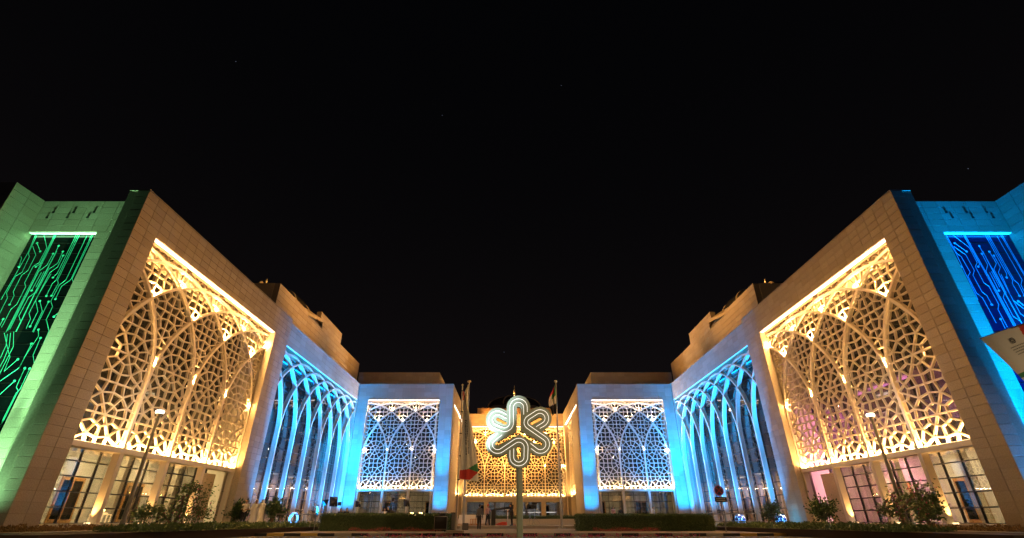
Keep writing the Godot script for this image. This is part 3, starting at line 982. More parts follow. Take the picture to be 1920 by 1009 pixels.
# octagonal drum, glass dome in ribs, brass finial; r is half the drum's width at its foot
func dome(o: Node3D, at: Vector3, r: float, fin := 1.0) -> void:
	var drum := MB.new()
	drum.lathe([Vector2(r, 0.0), Vector2(r, 0.35), Vector2(r * 0.72, 1.75), Vector2(r * 0.70, 1.75), Vector2(0, 1.75)], 8, at)
	part(o, "drum", drum.mesh(), M.plaster)
	var rr := r * 0.70
	var prof := []
	for k in 13:
		var t := PI * 0.5 * k / 12
		prof.append(Vector2(cos(t) * rr, 1.75 + sin(t) * rr * 0.44))
	prof[-1] = Vector2(0.0, prof[-1].y)
	var g := MB.new()
	g.lathe(prof, 24, at)
	part(o, "dome_glass", g.mesh(), M.dome_glass)
	for k in 8:
		var a := TAU * (k + 0.5) / 8
		var path := []
		for p in prof:
			path.append(at + Vector3(cos(a) * (p.x + 0.04), p.y + 0.04, -sin(a) * (p.x + 0.04)))
		var t := MB.new()
		t.tube(path, [0.12], 6)
		part(o, "dome_rib", t.mesh(), M.plaster)
	var top: float = at.y + 1.75 + rr * 0.44
	var f := MB.new()
	f.lathe([Vector2(0.75, -0.15), Vector2(0.8, 0.05), Vector2(0.3, 0.2), Vector2(0.28, 0.35), Vector2(0.48, 0.65), Vector2(0.3, 0.95), Vector2(0.14, 1.05), Vector2(0.32, 1.3), Vector2(0.16, 1.6), Vector2(0.1, 1.7), Vector2(0.22, 1.9), Vector2(0.1, 2.1), Vector2(0.07, 2.25), Vector2(0.12, 2.4), Vector2(0.0, 2.6)], 14, Vector3(at.x, top, at.z), Vector3(0.8, 1.0, 0.8) * fin)
	part(o, "finial", f.mesh(), M.bronze)
	for a in 3:  # small lamps added around the finial to brighten it
		var p := Vector3(at.x + sin(a * 2.1) * 1.3, top + 0.1, at.z + cos(a * 2.1) * 1.3)
		boxpart(o, "added_finial_light", p - Vector3(0.07, 0.15, 0.07), p + Vector3(0.07, 0.04, 0.07), M.lamp_warm)
		spot(o, p + Vector3(0, 0.1, 0), Vector3(at.x, top + 1.6, at.z), GOLD, 9.0, 35, 0.05)

func penthouse(s: int) -> void:
	var left := s < 0
	var x := 24.0
	var z0 := 43.4
	var z1 := 71.6
	var o := thing("roof_block", "amber lit stepped roof block above the arcade nearest the " + ("green" if left else "blue") + " end pavilion", "building", Vector3(s * x, 0, -(z0 if left else z1)), PI / 2 if left else -PI / 2, "stepped roof blocks")
	o.set_meta("label", "amber stepped roof block with small dome on the " + ("green" if left else "blue") + " circuit window side")
	var L := z1 - z0
	var X := func(z: float) -> float: return z - z0 if left else z1 - z
	tiles(o, 0, 18.0, L, 22.1, 22, 7, 0.024)
	var a: float = minf(X.call(54.5), X.call(62.4))
	var b: float = maxf(X.call(54.5), X.call(62.4))
	tiles(o, a, 22.1, b, 23.6, 6, 3, 0.024)
	boxpart(o, "wall", Vector3(0.045, 16.0, -0.6), Vector3(L - 0.045, 22.08, -0.04), M.core)
	boxpart(o, "wall", Vector3(a, 22.08, -0.6), Vector3(b, 23.58, -0.04), M.core)
	var e := -0.0 if left else L
	# end wall towards the road, and roof
	boxpart(o, "end_wall", Vector3(0.0 if left else L - 0.6, 16.0, -14), Vector3(0.6 if left else L, 22.1, -0.6), M.plaster)
	boxpart(o, "end_wall", Vector3(L - 0.6 if left else 0.0, 16.0, -14), Vector3(L if left else 0.6, 22.1, -0.6), M.plaster)
	boxpart(o, "roof", Vector3(0.6, 21.3, -14), Vector3(L - 0.6, 21.6, -0.6), M.plaster)
	dome(o, Vector3(X.call(53.0), 21.6, -7.0), 8.0, 0.62)
	# unseen floods added on the roof edge light the facades across the forecourt
	for z in [27.0, 35.0, 48.0, 58.0]:
		var rx := 22.9
		var q := Vector3(X.call(z), 18.1, x - rx)
		boxpart(o, "added_roof_flood", q - Vector3(0.25, 0.5, 0.1), q + Vector3(0.25, 0.15, 0.1), M.black)
		var tgt_z: float = {27.0: 27.0, 35.0: 36.5, 48.0: 50.0, 58.0: 64.0}[z]
		spot(o, q + Vector3(0, 0.1, 0.15), Vector3(X.call(tgt_z), 9.5 if z < 40.0 else 26.0, x + 22.0), AMBER, 620.0 if z < 40.0 else 2900.0, 14 if z < 40.0 else 12, 0.2)

func rear_penthouse(s: int) -> void:
	var left := s < 0
	var w := 12.4
	var o := thing("attic_block", "low tan roof block set back above the inner block by the " + ("banner" if left else "striped flag"), "building", Vector3(-24.0 if left else 11.6, 0, -72.0), 0.0, "low attic blocks")
	tiles(o, 0, 17.6, w, 20.85, 12, 5, 0.024)
	boxpart(o, "wall", Vector3(0, 16.5, -12), Vector3(w, 20.83, -0.04), M.core)
	var q := Vector3(w * 0.5, 17.9, 2.6)
	boxpart(o, "added_roof_flood", q - Vector3(0.2, 0.5, 0.1), q + Vector3(0.2, 0.12, 0.1), M.black)  # added housing behind the parapet, without a beam

# ---------------------------------------------------------------- ground
const KERB_Z := 31.2

func ground() -> void:
	var mb := MB.new()
	mb.quad(Vector3(-400, 0, 150), Vector3(400, 0, 150), Vector3(400, 0, -500), Vector3(-400, 0, -500))
	struct("road", mb.mesh(), M.asphalt)
	# pavement behind the kerb and the two steps up to the forecourt
	var pv := MB.new()
	pv.box(Vector3(-60, -0.1, -46.5), Vector3(60, 0.10, -KERB_Z - 0.15))
	var pave := struct("pavement", pv.mesh(), M.paving)
	var slabs := MB.new()
	var zz := KERB_Z + 0.2
	var row := 0
	while zz < 46.2:
		var xx := -24.0 + (row % 2) * 0.3
		while xx < 24.0:
			slabs.cbox2(Vector3(xx + 0.008, 0.10, -zz - 0.592), Vector3(xx + 0.592, 0.138 + rng.randf() * 0.004, -zz - 0.008))
			xx += 0.6
		zz += 0.6
		row += 1
	var sp := part(pave, "paving_slabs", slabs.mesh(), M.paving)
	sp.set_meta("kind", "stuff")
	var kerb := Node3D.new()
	kerb.name = "kerb"
	kerb.set_meta("kind", "structure")
	add_child(kerb)
	for k in range(-26, 27):
		var x := k * 0.97
		var m: Material = M.kerb_black if k % 2 == 0 else (M.kerb_yellow if k < -11 or k > 12 else M.kerb_grey)
		var kb := MB.new()
		kb.box(Vector3(x + 0.006, -0.1, -KERB_Z - 0.14), Vector3(x + 0.964, 0.145, -KERB_Z))
		part(kerb, "kerb_stone", kb.mesh(), m)
	var st := MB.new()
	st.box(Vector3(-14.5, -0.1, -66.5), Vector3(14.5, 0.22, -46.6))
	struct("lower_step", st.mesh(), M.paving)
	var s2 := MB.new()
	s2.box(Vector3(-13.8, 0.2, -66.5), Vector3(13.8, 0.33, -47.1))
	struct("upper_step", s2.mesh(), M.paving)
	var court := MB.new()
	court.box(Vector3(-22.0, -0.1, -89.0), Vector3(22.0, 0.40, -66.4))
	struct("court_floor", court.mesh(), M.paving)
	# raised planting beds in front of the pavilions
	for s in [-1, 1]:
		var b := MB.new()
		b.prism(PackedVector2Array([Vector2(s * 13.5, -46.0), Vector2(s * 21.4, -46.0), Vector2(s * 40.0, -46.0), Vector2(s * 40.0, -19.0), Vector2(s * 17.0, -19.0), Vector2(s * 15.2, -31.6)]), 0.0, 0.36)
		var o := struct("planting_bed", b.mesh(), M.soil)
		o.rotation.x = -PI / 2
		o.position = Vector3(0, 0, 0)
		o.transform = Transform3D(Basis(Vector3(1, 0, 0), Vector3(0, 0, 1), Vector3(0, 1, 0)), Vector3.ZERO)
		var wk := MB.new()
		wk.box(Vector3(minf(s * 18.6, s * 19.9), 0.3, -66.0), Vector3(maxf(s * 18.6, s * 19.9), 0.40, -20.0))
		struct("path", wk.mesh(), M.paving)
		var fc := MB.new()
		fc.box(Vector3(minf(s * 14.4, s * 22.4), 0.0, -66.4), Vector3(maxf(s * 14.4, s * 22.4), 0.37, -46.0))
		struct("forecourt", fc.mesh(), M.paving)

# world x of a photograph column for a point at height y and distance dist
func gx(col: float, dist: float, y: float) -> float:
	var p := deg_to_rad(PITCH)
	return CAMX + (col - 960.0) / FOCAL * (dist * cos(p) + (y - EYE) * sin(p))

func at(col: float, dist: float, y: float) -> Vector3:
	return Vector3(gx(col, dist, y), y, -dist)

func arc(c: Vector2, r: float, a0: float, a1: float, n := 14) -> Array:
	var out := []
	for i in n + 1:
		var t := deg_to_rad(lerpf(a0, a1, float(i) / n))
		out.append(c + Vector2(cos(t), -sin(t)) * r)   # picture axes: y down
	return out

# ---------------------------------------------------------------- emblem sign
func emblem() -> void:
	var dist := 18.0
	var foot := at(975, dist, 0.0)
	var o := thing("emblem_sign", "sage green six lobed emblem sign with glowing looped lines on a tall post", "sign", foot)
	# picture points (of an enlarged crop) to the sign's plane
	var pt := func(p: Vector2) -> Vector2:
		var w := px(895.0 + p.x * 0.15865, 730.0 + p.y * 0.15865, dist)
		return Vector2(w.x - foot.x, w.y)
	var lobes := [Vector2(487, 215), Vector2(740, 345), Vector2(745, 650), Vector2(490, 800), Vector2(240, 655), Vector2(240, 360)]
	var mid := Vector2(490, 510)
	var cap := func(a: Vector2, b: Vector2, r: float) -> PackedVector2Array:
		var poly := PackedVector2Array()
		var d := (b - a).angle()
		for i in 25:
			var t := d - PI * 0.5 + PI * i / 24
			poly.append(b + Vector2(cos(t), sin(t)) * r)
		for i in 25:
			var t := d + PI * 0.5 + PI * i / 24
			poly.append(a + Vector2(cos(t), sin(t)) * r)
		return poly
	var outline: PackedVector2Array = cap.call(lobes[0], mid, 140.0)
	for i in range(1, 6):
		outline = Geometry2D.merge_polygons(outline, cap.call(lobes[i], mid, 140.0))[0]
	var slots := [cap.call(Vector2(490, 225), mid, 22.0), cap.call(Vector2(235, 642), mid, 22.0), cap.call(Vector2(750, 642), mid, 22.0)]
	var y_slot: PackedVector2Array = slots[0]
	y_slot = Geometry2D.merge_polygons(y_slot, slots[1])[0]
	y_slot = Geometry2D.merge_polygons(y_slot, slots[2])[0]
	# bars of the emblem cover part of the Y's middle
	var holes := [y_slot, cap.call(Vector2(243, 352), Vector2(328, 398), 20.0), cap.call(Vector2(648, 398), Vector2(742, 346), 20.0), cap.call(Vector2(490, 698), Vector2(490, 796), 22.0)]
	var csg := CSGCombiner3D.new()
	csg.name = "emblem_plate"
	o.add_child(csg)
	var conv := func(poly: PackedVector2Array) -> PackedVector2Array:
		var out := PackedVector2Array()
		for p in poly:
			out.append(pt.call(p))
		return out
	var body := CSGPolygon3D.new()
	body.name = "plate_body"
	body.polygon = conv.call(outline)
	body.depth = 0.22
	body.material = M.sign_metal
	csg.add_child(body)
	for h in holes:
		var c := CSGPolygon3D.new()
		c.name = "plate_slot"
		c.polygon = conv.call(h)
		c.depth = 1.0
		c.operation = CSGShape3D.OPERATION_SUBTRACTION
		c.position.z = 0.5
		c.material = M.sign_metal
		csg.add_child(c, true)
	var lines := []
	lines.append([Vector2(590, 270)] + arc(Vector2(487, 215), 103, 0, 180) + [Vector2(384, 385)] + arc(Vector2(322, 393), 62, 0, -116) + arc(Vector2(240, 360), 60, 246, 66) + [Vector2(347, 345)])
	lines.append([Vector2(548, 300)] + arc(Vector2(487, 215), 60, 0, 180) + [Vector2(427, 395)] + arc(Vector2(322, 395), 105, 0, -116) + arc(Vector2(240, 360), 105, 246, 62) + [Vector2(347, 297)])
	lines.append([Vector2(740, 463)] + arc(Vector2(740, 345), 103, -58, 116) + arc(Vector2(640, 392), 88, 118, 238) + arc(Vector2(745, 650), 65, 58, -118) + [Vector2(628, 640)])
	lines.append([Vector2(695, 443)] + arc(Vector2(740, 345), 60, -58, 116) + arc(Vector2(640, 392), 45, 118, 238) + arc(Vector2(745, 650), 108, 58, -118) + [Vector2(635, 700)])
	lines.append([Vector2(385, 720)] + arc(Vector2(490, 800), 105, 180, 360) + arc(Vector2(490, 690), 110, 0, 120) + arc(Vector2(240, 655), 60, -62, -242) + [Vector2(292, 540)])
	lines.append([Vector2(430, 700)] + arc(Vector2(490, 800), 61, 180, 360) + arc(Vector2(490, 690), 64, 0, 120) + arc(Vector2(240, 655), 104, -62, -242) + [Vector2(242, 520)])
	for l in lines:
		var path := PackedVector2Array()
		for p in l:
			var q: Vector2 = pt.call(p)
			if path.is_empty() or path[-1].distance_to(q) > 0.01:
				path.append(q)
		var mb := MB.new()
		mb.ribbon(path, 0.014, -0.01, 0.012)
		part(o, "light_line", mb.mesh(), M.led_sign)
	var top: float = pt.call(Vector2(500, 930)).y
	boxpart(o, "post", Vector3(-0.05, 0, -0.2), Vector3(0.05, top + 0.1, -0.04), M.sign_metal)
	for k in 3:
		var mb := MB.new()
		mb.tube([Vector3(-0.065 + k * 0.065, 0, -0.12), Vector3(-0.065 + k * 0.065, top + 0.1, -0.12)], [0.045], 12)
		part(o, "post_tube", mb.mesh(), M.sign_metal)
	boxpart(o, "foot_plate", Vector3(-0.3, 0.0, -0.42), Vector3(0.3, 0.05, 0.18), M.steel)
	# ground spot added below the view to brighten the left lobes
	var sl := thing("added_ground_spot", "added unseen ground spotlight aimed up at the emblem sign", "spotlight", foot + Vector3(-3.4, 0, 1.6))
	boxpart(sl, "housing", Vector3(-0.12, 0.0, -0.12), Vector3(0.12, 0.2, 0.12), M.black)
	boxpart(sl, "lens_light", Vector3(-0.1, 0.2, -0.1), Vector3(0.1, 0.22, 0.1), M.led_white)
	spot(sl, Vector3(0, 0.26, 0), Vector3(2.45, 3.95, -1.6), Color(0.9, 0.97, 1.0), 260.0, 8.0, 0.05)

func street_lamps() -> void:
	for s in [-1, 1]:
		var dist := 27.0 if s < 0 else 27.9
		var top := px(300, 772, dist) if s < 0 else px(1632, 778, dist)
		var o := thing("street_lamp", "slim grey lamp post with round white lamp before the " + ("pavilion by the green wall" if s < 0 else "pavilion by the blue wall"), "street lamp", Vector3(top.x, 0.3, top.z), 0, "slim lamp posts")
		var h := top.y - 0.3
		var mb := MB.new()
		mb.tube([Vector3.ZERO, Vector3(0, 0.5, 0), Vector3(0, 0.55, 0), Vector3(0, h - 0.25, 0)], [0.13, 0.13, 0.1, 0.075], 14)
		part(o, "pole", mb.mesh(), M.pole_grey)
		var cl := MB.new()
		cl.lathe([Vector2(0.0, h - 0.3), Vector2(0.09, h - 0.3), Vector2(0.13, h - 0.16), Vector2(0.2, h - 0.12), Vector2(0.0, h - 0.12)], 16, Vector3.ZERO)
		part(o, "collar", cl.mesh(), M.pole_grey)
		var ln := MB.new()
		ln.lathe([Vector2(0.19, h - 0.12), Vector2(0.22, h - 0.05), Vector2(0.22, h + 0.03), Vector2(0.17, h + 0.08), Vector2(0.0, h + 0.1)], 20, Vector3.ZERO)
		part(o, "lamp_globe", ln.mesh(), M.lamp_white)
		omni(o, Vector3(0, h + 0.02, 0), Color(1.0, 0.95, 0.86), 3.0, 0.1)
	# lamps added unseen behind the camera to light road, kerb and sign
	for k in 3:
		var b := thing("added_road_lamp", ["added unseen road lamp behind the camera, aimed at the emblem sign", "added unseen road lamp behind the camera, aimed at the bed by the green wall", "added unseen road lamp behind the camera, aimed at the bed by the blue wall"][k], "street lamp", Vector3([9.0, -13.0, 22.0][k], 0, 5.0), 0, "added road lamps")
		var bm := MB.new()
		bm.tube([Vector3.ZERO, Vector3(0, 8, 0), Vector3(-1.2, 8.4, -0.5)], [0.12, 0.08, 0.05], 10)
		part(b, "pole", bm.mesh(), M.pole_grey)
		boxpart(b, "lamp_head", Vector3(-1.6, 8.34, -0.7), Vector3(-1.0, 8.5, -0.3), M.pole_grey)
		boxpart(b, "lamp_lens", Vector3(-1.55, 8.31, -0.66), Vector3(-1.05, 8.339, -0.34), M.lamp_warm)
		spot(b, Vector3(-1.3, 8.25, -0.5), Vector3([-9.0, -3.0, -5.0][k], 0.5, -31), Color(1.0, 0.84, 0.62), 300.0 if k == 0 else 190.0, 17, 0.2)

# cloth: a grid of points; pick(u, v) names the material of each cell
func cloth(o: Node3D, called: String, f: Callable, nu: int, nv: int, pick: Callable) -> void:
	var sets := {}
	for i in nu:
		for j in nv:
			var u0 := float(i) / nu
			var u1 := float(i + 1) / nu
			var v0 := float(j) / nv
			var v1 := float(j + 1) / nv
			var key: String = pick.call((u0 + u1) * 0.5, (v0 + v1) * 0.5)
			if not sets.has(key):
				sets[key] = MB.new()
			var a: Vector3 = f.call(u0, v1)
			var b: Vector3 = f.call(u1, v1)
			var c: Vector3 = f.call(u1, v0)
			var d: Vector3 = f.call(u0, v0)
			sets[key].quad(a, b, c, d)
	for key in sets:
		part(o, called if key == "flag_white" else "flag_print", sets[key].mesh(), M[key])

func flags() -> void:
	# banner pole at the kerb
	var zb := 33.0
	var o := thing("banner_pole", "tall white banner with red and green foot hanging from a kerbside pole", "flag", at(854, zb, 0.14))
	var top := px(851, 723, zb).y
	var mb := MB.new()
	mb.tube([Vector3.ZERO, Vector3(0, top - 0.14, 0)], [0.06, 0.04], 10)
	part(o, "pole", mb.mesh(), M.steel)
	var kn := MB.new()
	kn.lathe([Vector2(0, -0.08), Vector2(0.08, 0.0), Vector2(0, 0.09)], 10, Vector3(0, top - 0.1, 0))
	part(o, "knob", kn.mesh(), M.bronze)
	boxpart(o, "footing", Vector3(-0.55, -0.14, -0.4), Vector3(0.55, 0.12, 0.4), M.kerb_grey)
	var y0 := px(853, 733, zb).y - 0.14
	var y1 := px(858, 899, zb).y - 0.14
	var ba := func(u: float, v: float) -> Vector3:
		var y := lerpf(y0, y1, v)
		var wide := 0.10 + 1.32 * (1.0 - pow(1.0 - v, 1.45)) * 0.86
		return Vector3(0.07 + u * wide, y - u * 0.12, 0.10 * sin(u * 7.0 + v * 3.0) * u + 0.05 * sin(u * 15.0))
	cloth(o, "banner_cloth", ba, 28, 160, func(u, v):
		if v < 0.11 and u < 0.95 - v * 6.0: return "flag_red"
		var edge: float = 0.905 - u * 0.05 if u < 0.5 else 0.88 + (u - 0.5) * 0.05
		if v > edge and v < 0.995 - maxf(0.0, u - 0.55) * 0.20: return "flag_red"
		if u > 0.4 and v > 0.885 - (u - 0.4) * 0.13 and v < edge: return "flag_green"
		return "flag_white")
	for col in [0.36, 0.52]:
		var tx := MB.new()
		var v := 0.34
		while v < 0.72:
			var l := rng.randf_range(0.004, 0.012)
			var p: Vector3 = ba.call(col, v)
			tx.box(p + Vector3(-0.03, -l * 8.0, 0.012), p + Vector3(0.03, 0.0, 0.018))
			v += l + rng.randf_range(0.006, 0.012) + (0.03 if rng.randf() < 0.12 and col < 0.5 else 0.0)
		part(o, "lettering", tx.mesh(), M.ink_dark)
	for k in 5:
		var cl := MB.new()
		var y := lerpf(y0, y1, k / 4.0)
		cl.box(Vector3(-0.05, y - 0.04, -0.05), Vector3(0.11, y + 0.02, 0.05))
		part(o, "clip", cl.mesh(), M.black)
	# two tall poles on the pavement
	for s in [-1, 1]:
		var z := 46.0
		var q := at(868.5 if s < 0 else 1053.6, z, 0.14)
		var w := thing("flagpole", "tall pole with a drooping white flag marked in blue" if s < 0 else "tall pole with a drooping red, green, white and black flag", "flag", q, 0, "tall flagpoles")
		var h := px(879 if s < 0 else 1042.6, 716, z).y - 0.14
		var pm := MB.new()
		pm.tube([Vector3.ZERO, Vector3(0, h, 0)], [0.11, 0.05], 12)
		part(w, "pole", pm.mesh(), M.steel)
		var kb := MB.new()
		kb.lathe([Vector2(0, -0.1), Vector2(0.16, -0.02), Vector2(0.17, 0.06), Vector2(0.06, 0.14), Vector2(0, 0.16)], 12, Vector3(0, h, 0))
		part(w, "knob", kb.mesh(), M.bronze)
		boxpart(w, "base_plate", Vector3(-0.3, 0, -0.2), Vector3(0.3, 0.06, 0.2), M.steel)
		for bx in [-0.22, 0.22]:
			boxpart(w, "bolt_cover", Vector3(bx - 0.07, 0.06, -0.1), Vector3(bx + 0.07, 0.24, 0.1), M.kerb_grey)
		var fy0 := h - 0.25
		var fy1 := h - 2.75
		var side := -1.0
		var fl := func(u: float, v: float) -> Vector3:
			var y := lerpf(fy0, fy1, v)
			var wide := 0.25 + 0.36 * sin(minf(v * 1.15, 1.0) * PI) + 0.15 * v
			return Vector3(side * (0.06 + u * wide), y - u * 0.55, 0.14 * sin(u * 11.0 + v * 2.0))
		if s < 0:
			cloth(w, "flag_cloth", fl, 12, 30, func(u, v): return "ink_blue" if (absf(v - 0.3) < 0.07 or absf(v - 0.75) < 0.08) and absf(u - 0.45) < 0.22 and sin(u * 40.0 + v * 60.0) > -0.2 else "flag_white")
		else:
			cloth(w, "flag_cloth", fl, 12, 30, func(u, v):
				if v < 0.28 and u > 0.25: return "flag_red"
				if v < 0.42 + u * 0.1 and u < 0.55: return "flag_green"
				if v > 0.74 - u * 0.12: return "flag_black"
				return "flag_white")
	# flag at the right edge, close to the camera
	var zr := 15.0
	var tl := px(1838, 635, zr)
	var r := thing("hanging_flag", "cream flag with flower emblem, lines of lettering and green and black bands", "flag", Vector3(tl.x, 0, tl.z))
	var a := Vector3(0, tl.y, 0)
	var du := px(1920, 607, zr) - tl
	var dv := px(1920, 722, zr) - tl
	var U := du / 82.0 * 150.0     # whole width of the flag
	var V := dv / 82.0 * 190.0
	var ff := func(u: float, v: float) -> Vector3:
		return a + U * u + V * v * (1.0 - 0.25 * u) + Vector3(0, -0.25 * u * v, 0.10 * sin(u * 9.0 + v * 4.0) + 0.04 * sin(u * 21.0))
	cloth(r, "flag_cloth", ff, 70, 90, func(u, v):
		if u > 0.52 - v * 0.4 and u > 0.40 and u < 0.62 and v < 0.30: return "flag_red"
		if v > 0.33 - u * 0.12 + 0.02 and v < 0.375 + u * 0.02: return "flag_green"
		if v > 0.44 - u * 0.2 and v < 0.50: return "flag_black"
		return "flag_white")
	var pp := a + U * 1.02
	var pm2 := MB.new()
	pm2.tube([Vector3(pp.x, 0, pp.z), Vector3(pp.x, pp.y + 0.5, pp.z)], [0.07, 0.05], 10)
	part(r, "pole", pm2.mesh(), M.steel)
	var arm := MB.new()
	arm.tube([Vector3(pp.x, pp.y, pp.z), a], [0.03, 0.025], 8)
	part(r, "arm", arm.mesh(), M.steel)
	# emblem and lines of print on the flag
	var fc: Vector3 = ff.call(0.27, 0.10)
	var em := MB.new()
	for k in 6:
		var t := TAU * k / 6 + 0.35
		var ring := PackedVector2Array()
		var c2 := Vector2(cos(t), sin(t)) * 0.055
		for i in 11:
			var b := t - 2.3 + 4.6 * i / 10
			ring.append(Vector2(fc.x, fc.y) + c2 + Vector2(cos(b), sin(b)) * 0.036)
		em.ribbon(ring, 0.02, fc.z + 0.035, fc.z + 0.042)
	part(r, "emblem", em.mesh(), M.ink_dark)
	var tx2 := MB.new()
	for row in 4:
		var uu := 0.17
		while uu < (0.47 if row < 3 else 0.38):
			var l := rng.randf_range(0.008, 0.02)
			var p0: Vector3 = ff.call(uu + row * 0.012, 0.155 + row * 0.022)
			var p1: Vector3 = ff.call(uu + l + row * 0.012, 0.155 + row * 0.022)
			var up := Vector3(0, 0.022, 0)
			var fz := Vector3(0, 0, 0.02)
			tx2.quad(p0 + fz, p1 + fz, p1 + up + fz, p0 + up + fz)
			uu += l + 0.007
	part(r, "lettering", tx2.mesh(), M.ink_dark)

func no_stopping_sign() -> void:
	var z := 34.0
	var o := thing("traffic_sign", "round no stopping sign with red cross above a small black plate", "traffic sign", at(1362, z, 0.14))
	var c := px(1348, 920, z)
	var h := c.y - 0.14
	var mb := MB.new()
	mb.tube([Vector3.ZERO, Vector3(0, h + 0.2, -0.03)], [0.035], 10)
	part(o, "pole", mb.mesh(), M.pole_grey)
	var disc := PackedVector2Array()
	var inner := PackedVector2Array()
	for i in 28:
		var t := TAU * i / 28
		disc.append(Vector2(cos(t) * 0.31, h + sin(t) * 0.31))
		inner.append(Vector2(cos(t) * 0.255, h + sin(t) * 0.255))
	var d := MB.new()
	d.prism(disc, 0.02, 0.035)
	var face := part(o, "sign_disc", d.mesh(), M.sign_red)
	var n := MB.new()
	n.prism(inner, 0.035, 0.039)
	part(face, "field", n.mesh(), M.sign_navy)
	for k in 2:
		var s := 1.0 if k == 0 else -1.0
		var cr := MB.new()
		cr.ribbon(PackedVector2Array([Vector2(-0.18 * s, h - 0.18), Vector2(0.18 * s, h + 0.18)]), 0.05, 0.039, 0.043 + k * 0.002)
		part(face, "cross_bar", cr.mesh(), M.sign_red)
	boxpart(o, "plate", Vector3(-0.36, h - 0.68, 0.02), Vector3(0.42, h - 0.38, 0.035), M.black)
	var tx := MB.new()
	for r in 2:
		var x := -0.26
		while x < 0.3:
			var l := rng.randf_range(0.03, 0.07)
			tx.box(Vector3(x, h - 0.50 - r * 0.1, 0.035), Vector3(x + l, h - 0.46 - r * 0.1, 0.038))
			x += l + 0.025
	part(o, "lettering", tx.mesh(), M.cloth_white)

func railing(called_label: String, a: Vector3, b: Vector3, n: int) -> void:
	var o := thing("handrail", called_label, "railing", a, 0, "metal ramp railings")
	var d := b - a
	for k in 2:
		var y := 0.95 if k == 0 else 0.48
		var t := MB.new()
		t.tube([Vector3(0, y, 0), d + Vector3(0, y, 0)], [0.035 if k == 0 else 0.025], 8)
		part(o, "rail", t.mesh(), M.steel)
	for i in n + 1:
		var p := d * (float(i) / n)
		var t := MB.new()
		t.tube([p + Vector3(0, -0.25, 0), p + Vector3(0, 0.93, 0)], [0.028], 8)
		part(o, "post", t.mesh(), M.steel)

func furniture() -> void:
	emblem()
	street_lamps()
	flags()
	no_stopping_sign()
	railing("steel handrail before the arcade beside the men in robes", at(513, 40.0, 0.25), at(582, 44.0, 0.25), 4)
	railing("short steel handrail running up to the end of the dark hedge", at(579, 37.6, 0.14), at(597, 38.2, 0.14), 2)
	railing("long steel handrail behind the round no stopping sign", at(1265, 43.5, 0.25), at(1424, 36.2, 0.25), 6)
	# planter between the hedges
	var w := thing("planter", "long beige planter wall with low clipped hedge in the forecourt", "planter", at(1030, 56.0, 0.33))
	boxpart(w, "wall", Vector3(-9.6, 0, -1.6), Vector3(3.9, 0.56, 0), M.plaster)
	boxpart(w, "hedge_core", Vector3(-9.5, 0.56, -1.45), Vector3(3.8, 0.80, -0.2), M.leaf2)
	part(w, "foliage", hedge_leaves(Vector3(-9.5, 0.5, -1.45), Vector3(3.8, 0.85, -0.12), 5200, 0.05), M.leaf1)

# ---------------------------------------------------------------- plants
func hedge_leaves(a: Vector3, b: Vector3, n: int, size: float) -> ArrayMesh:
	var mb := MB.new()
	for i in n:
		var f := rng.randf()
		var p := Vector3(rng.randf_range(a.x, b.x), rng.randf_range(a.y, b.y), b.z)
		if f < 0.45:
			p = Vector3(p.x, b.y, rng.randf_range(a.z, b.z))
		elif f < 0.52:
			p = Vector3(a.x if rng.randf() < 0.5 else b.x, p.y, rng.randf_range(a.z, b.z))
		p += Vector3(rng.randfn(0, 0.03), rng.randfn(0, 0.035), rng.randfn(0, 0.03))
		var d := Vector3(rng.randfn(), rng.randfn() + 0.4, rng.randfn()).normalized()
		var s := d.cross(Vector3(rng.randfn(), rng.randfn(), rng.randfn())).normalized()
		mb.leaf(p, d, s, size * rng.randf_range(0.8, 1.8), size * 0.4)
	return mb.mesh()

func hedge(label: String, x0: float, x1: float, z: float, deep: float, h: float) -> void:
	var o := thing("hedge", label, "hedge", Vector3((x0 + x1) * 0.5, 0.12, -z), 0, "dark clipped hedges")
	var w := (x1 - x0) * 0.5
	boxpart(o, "core", Vector3(-w + 0.06, 0, -deep + 0.06), Vector3(w - 0.06, h - 0.06, -0.06), M.leaf2)
	part(o, "foliage", hedge_leaves(Vector3(-w, 0, -deep), Vector3(w, h, 0), 16000, 0.055), M.leaf0)

func cover(called: String, label: String, cat: String, pts: Array, n: int, h: float, leaf: float, m: Material) -> void:
	# low plants scattered in a quad given by four ground corners (a, b, c, d)
	var mb := MB.new()
	for i in n:
		var u := rng.randf()
		var v := rng.randf()
		var p: Vector3 = pts[0].lerp(pts[1], u).lerp(pts[3].lerp(pts[2], u), v)
		var clump := 0.55 + 0.45 * sin(p.x * 3.1 + sin(p.z * 2.3) * 2.0) * sin(p.z * 2.7)
		p.y += h * clump * rng.randf()
		var d := Vector3(rng.randfn(), absf(rng.randfn()) + 0.5, rng.randfn()).normalized()
		var s := d.cross(Vector3(rng.randfn(), rng.randfn(), rng.randfn())).normalized()
		mb.leaf(p, d, s, leaf * rng.randf_range(0.7, 1.6), leaf * 0.42)
	var o := part(self, numbered(called), mb.mesh(), m)
	o.set_meta("kind", "stuff")
	o.set_meta("label", label)
	o.set_meta("category", cat)

